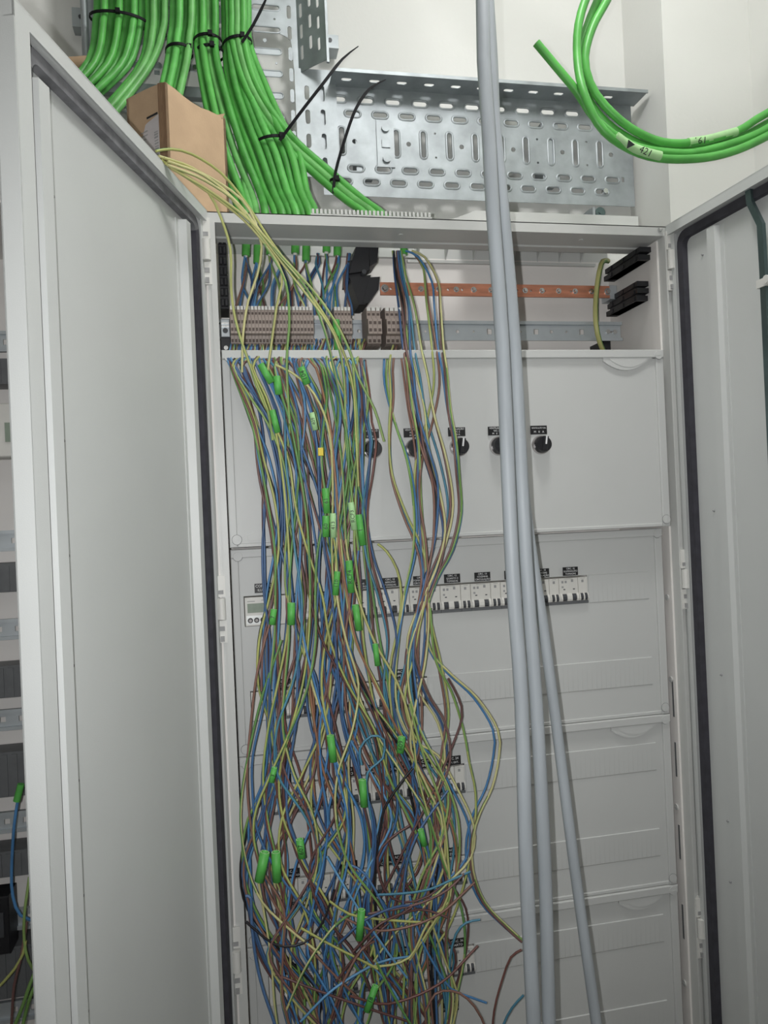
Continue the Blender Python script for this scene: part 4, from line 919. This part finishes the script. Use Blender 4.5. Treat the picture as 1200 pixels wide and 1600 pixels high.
# --- yellow-green wires coming over the left door
DY = 'yellow-green wire arching over the left door top, '
G = [([(244, 236, -.17), (268, 233, -.15), (300, 241, -.12), (345, 270, -.09), (385, 318, -.07), (420, 372, -.06), (455, 420, -.055), (492, 470, -.05), (520, 515, -.05), (540, 560, -.045), (552, 610, -.04), (556, 680, -.04), (560, 760, -.04)], 'highest of the bunch'),
     ([(248, 244, -.17), (285, 256, -.14), (340, 284, -.1), (378, 312, -.085), (398, 345, -.075), (409, 385, -.07), (402, 430, -.06), (388, 470, -.055), (380, 520, -.05), (378, 582, -.05)], 'ending cut above the left sleeve'),
     ([(252, 250, -.165), (290, 275, -.13), (325, 300, -.11), (345, 340, -.095), (360, 390, -.08), (361, 450, -.07), (368, 500, -.06), (383, 550, -.05), (402, 600, -.04), (418, 640, -.04), (426, 688, -.04)], 'leftmost strand down to the panel'),
     ([(256, 247, -.165), (300, 262, -.13), (352, 300, -.1), (400, 358, -.08), (440, 410, -.065), (480, 462, -.06), (512, 505, -.055), (530, 545, -.05), (538, 600, -.045), (540, 680, -.04), (548, 760, -.036), (560, 860, -.03)], 'running straight along the bunch centre'),
     ([(258, 255, -.16), (310, 290, -.12), (365, 330, -.09), (405, 370, -.075), (440, 425, -.065), (432, 480, -.06), (425, 530, -.055), (418, 580, -.05)], 'ending cut above the second sleeve'),
     ([(262, 258, -.16), (320, 282, -.12), (375, 322, -.09), (420, 392, -.07), (446, 440, -.065), (452, 500, -.06), (448, 560, -.05), (450, 620, -.045), (453, 662, -.045)], 'ending cut near the middle sleeves'),
     ([(266, 262, -.155), (330, 300, -.11), (390, 345, -.085), (440, 400, -.07), (490, 455, -.06), (522, 500, -.058), (545, 545, -.05), (560, 590, -.045), (585, 640, -.04), (600, 690, -.035)], 'lowest right strand of the bunch'),
     ([(262, 252, -.16), (318, 274, -.12), (372, 318, -.09), (430, 392, -.07), (478, 450, -.06), (505, 510, -.055), (520, 570, -.05), (535, 640, -.045), (545, 720, -.04), (535, 800, -.036), (520, 880, -.03)], 'swinging back to the centre of the tangle'),
     ([(430, 570, -.045), (455, 582, -.046), (480, 602, -.046), (500, 632, -.045), (515, 680, -.043), (520, 760, -.04), (518, 850, -.036), (522, 940, -.03)], 'crossing from the left at the upper panel')]
for k, (tr, lb_) in enumerate(G): wire([at(*q) for q in tr], 'gy', (DY if k < 8 else 'yellow-green wire ')+lb_, 'yellow-green wires over the left door' if k < 8 else None, .0019)

# --- green marker sleeves
SL = [((407, 569), (424, 598), 11, 'sleeve', '', 'short green sleeve tilted right at the upper left of the tangle'),
      ((432, 588), (436, 616), 12, 'sleeve', '', 'short green sleeve upright beside the tilted one'),
      ((425, 641), (434, 676), 10, 'sleeve', '', 'green sleeve below the upright pair, half hidden by a wire'),
      ((470, 574), (480, 600), 12, 'sleeve', '104', 'green sleeve handwritten 104 just under the panel edge'),
      ((487, 645), (493, 672), 9, 'pale', '409', 'pale green sleeve handwritten 409'),
      ((508, 763), (511, 802), 11, 'sleeve', '61', 'dark green sleeve topmost of the middle cluster'),
      ((509, 806), (509, 839), 11, 'sleeve', '60', 'bright green sleeve left of the pale marked one'),
      ((520, 802), (521, 840), 10, 'pale', '413', 'pale sleeve handwritten 413 in the middle cluster'),
      ((548, 785), (554, 828), 10, 'pale', 'RCF3', 'pale sleeve handwritten RCF3'),
      ((560, 804), (567, 852), 11, 'sleeve', '1', 'bright green sleeve right of the RCF3 sleeve'),
      ((527, 893), (524, 930), 10, 'sleeve', '110', 'green sleeve handwritten 110 left of the RCF4 sleeve'),
      ((545, 876), (549, 926), 11, 'sleeve', 'RCF4', 'dark green sleeve handwritten RCF4'),
      ((455, 942), (455, 976), 12, 'sleeve', '', 'green sleeve around blue wires right of the timer'),
      ((428, 952), (425, 976), 10, 'sleeve', '7', 'small green sleeve just right of the timer display'),
      ((555, 945), (561, 985), 11, 'sleeve', '', 'green sleeve left of the topmost breaker row'),
      ((586, 1006), (590, 1040), 9, 'sleeve', '', 'narrow green sleeve between first and second breaker rows'),
      ((516, 1149), (521, 1190), 12, 'sleeve', '', 'green sleeve hanging below the second breaker row'),
      ((566, 1218), (569, 1260), 12, 'sleeve', '', 'green sleeve across the third breaker row'),
      ((628, 1151), (625, 1176), 12, 'sleeve', '609', 'green sleeve handwritten 609'),
      ((429, 1199), (424, 1222), 9, 'sleeve', '3', 'small green sleeve at the left end of the third breaker row'),
      ((414, 1331), (405, 1377), 15, 'sleeve', '', 'large green sleeve, left of the lower left pair'),
      ((431, 1331), (433, 1377), 14, 'sleeve', '', 'large green sleeve, right of the lower left pair'),
      ((468, 1311), (472, 1340), 12, 'sleeve', '607', 'green sleeve handwritten 607 beside the lower left pair'),
      ((657, 1296), (663, 1321), 10, 'sleeve', '', 'short green sleeve above the right end of the fourth breaker row'),
      ((565, 1421), (561, 1468), 12, 'sleeve', '', 'long green sleeve in the middle of the lower tangle'),
      ((587, 1540), (573, 1580), 11, 'sleeve', '18', 'tilted green sleeve low in the tangle'),
      ((525, 500), (529, 556), 11, 'sleeve', '8', 'long green sleeve in front of the terminals')]
for (x0, y0), (x1, y1), w, mt, tx, lb_ in SL:
    Y = -.056 if y0 > 560 else .03
    a, b_ = at(x0, y0, Y), at(x1, y1, Y); r = w/2*(Y-CAM.y)/FPX
    t = thing('marker_sleeve', lb_, 'marker', (a+b_)/2); c_ = (a+b_)/2
    d_ = (b_-a).normalized(); sd = d_.orthogonal().normalized(); s2 = d_.cross(sd); n = 14; v = []
    for p_ in (a-c_, b_-c_):
        for rr_ in (r, r*.72): v += [p_+(sd*math.cos(2*PI*j/n)+s2*math.sin(2*PI*j/n))*rr_ for j in range(n)]
    f = []
    for j in range(n):
        q = (j+1) % n; f += [(j, q, 2*n+q, 2*n+j), (n+j, 3*n+j, 3*n+q, n+q), (j, n+j, n+q, q), (2*n+j, 2*n+q, 3*n+q, 3*n+j)]
    MB().add(v, f, [0, 0, 1, 1]*n, True).build('tube', [MT[mt], MT['pale']], t)
    if tx:
        o = link('handwriting', text_mesh(tx, r*1.75, MT['marker']), t)
        z_ = (CAM-c_); z_ = (z_-d_*z_.dot(d_)).normalized(); x_ = -d_; y_ = z_.cross(x_)
        mm_ = Matrix((x_, y_, z_)).transposed().to_4x4(); mm_.translation = z_*(r+.0003); o.matrix_local = mm_
p = at(501, 706, -.056)
tag(MB().bbox(p.x-.004, p.x+.004, -.058, -.055, p.z-.006, p.z+.006, .0006).build('yellow_tag', MT['yellow']), 'tiny yellow tag low among the upper wires', 'marker')

# faint residue of old adhesive tape on the top panel
q_ = [(552, 612), (575, 603), (598, 598), (606, 604), (600, 614), (575, 622), (553, 628)]
ps = [at(x, y, -.0022+.0045) for x, y in q_]
tag(MB().prism([(p_.x, p_.z) for p_ in ps], 1, .0021, .0027).build('tape_residue', mat('beige_tape_residue', srgb(196, 188, 172), .6, noise=.05, nscale=120)), 'faint beige tape residue on the top cover panel', 'stain')

# ================================================================== NEIGHBOUR CABINET IN THE LEFT SLIVER
NX0, NX1 = -1.1, -.06
nb = thing('neighbour_cabinet', 'open neighbouring cabinet seen past the left door edge', 'cabinet', (0, 0, 0))
MB().box(NX0, NX1, .26, .264, .06, 1.95).build('mounting_plate', MT['back'], nb)
MB().box(NX0, NX0+.003, 0, .26, .06, 1.95).build('side_wall', MT['back'], nb)
MB().box(NX0, NX1, .0, .264, 1.947, 1.95).build('top_plate', MT['back'], nb); MB().box(NX0, NX1, .0, .264, 0, .06).build('plinth', MT['back'], nb)
zs = lambda y: at(15, y, .2).z
for i, y in enumerate((530, 845, 985, 1128, 1290, 1445, 1590)):
    z = zs(y); t = thing('din_rail', 'zinc rail, %s from the top in the neighbouring cabinet' % ORD[i], 'rail', (0, .215, z), 'rails of the neighbouring cabinet')
    hs = [rect(-.9+.03*k-.0045, -.9+.03*k+.0045, -.0045, .0045) for k in range(27)]
    me = plate2d(rect(NX0+.02, NX1-.03, -.0125, .0125), hs, .0012); me.transform(XZ); setmat(me, MT['zinc']); link('web', me, t, (0, .007, 0))
    MB().box(NX0+.02, NX1-.03, -.0006, .0075, .012, .0178).box(NX0+.02, NX1-.03, -.0006, .0075, -.0178, -.012).build('flange', MT['zinc'], t)
for i, (y0, y1) in enumerate(((560, 600), (880, 925), (1040, 1090), (1175, 1245), (1330, 1370), (1480, 1560))):
    z1, z0 = zs(y0), zs(y1)
    tb = MB().box(NX0+.04, NX1-.04, .2, .255, z0, z1)
    for k in range(60): tb.box(NX0+.045+k*.0155, NX0+.0535+k*.0155, .198, .2, z0+.002, z1-.004)
    tag(tb.build('wiring_duct', MT['strip']), 'dark slotted wiring duct, %s from the top in the neighbouring cabinet' % ORD[i], 'duct', 'ducts of the neighbouring cabinet')
z = zs(675)
t = thing('power_supply', 'white module on the neighbouring cabinet rail', 'module', (at(8, 675, .17).x, .17, z))
MB().bbox(-.06, .06, 0, .05, -.045, .045, .002).build('body', MT['device'], t); MB().box(.0, .045, -.002, .002, -.02, .012).build('window', MT['lcd'], t)
MB().cyl((.03, -.002, .035), (.03, .001, .035), .006, n=10).build('screw', MT['steel'], t)
t = thing('contactor', 'black block on the neighbouring cabinet\'s lower rail', 'module', (at(2, 1430, .17).x, .17, zs(1430)))
MB().bbox(-.03, .012, 0, .05, -.05, .045, .002).build('body', MT['black'], t); MB().bbox(-.02, .004, -.004, .001, -.02, .02, .001).build('front_face', MT['handle'], t)
wire([at(28, 1250, .12), at(22, 1290, .12), at(18, 1360, .12), at(20, 1400, .12), at(32, 1430, .12), at(60, 1440, .13)], 'blue', 'blue wire hanging in the neighbouring cabinet', r=.0026)
a, b_ = at(33, 1225, .12), at(26, 1252, .12)
tag(MB().tube([a, (a+b_)/2, b_], .0055, 12).build('marker_sleeve', MT['sleeve']), 'green sleeve in the neighbouring cabinet at the left edge', 'marker')
wire([at(46, 1370, .13), at(38, 1430, .12), at(38, 1470, .12), at(44, 1500, .12), at(56, 1520, .13)], 'gy', 'yellow-green wire near the left door edge in the neighbouring cabinet', r=.0024)
wire([at(0, 1540, .12), at(22, 1515, .12), at(36, 1490, .12), at(40, 1470, .12)], 'gy', 'yellow-green wire slanting to the left frame edge', r=.0024)
wire([at(18, 1600, .12), at(22, 1540, .12), at(32, 1500, .12), at(42, 1440, .13)], 'brown', 'brown wire in the neighbouring cabinet', r=.0024)
wire([at(24, 1600, .11), at(36, 1570, .11), at(46, 1540, .11), at(58, 1510, .12)], 'grn', 'green wire at the lower left corner', r=.003)
wire([at(36, 1600, .115), at(42, 1575, .115), at(50, 1550, .11), at(60, 1530, .12)], 'grn', 'second green wire at the lower left corner', r=.003)
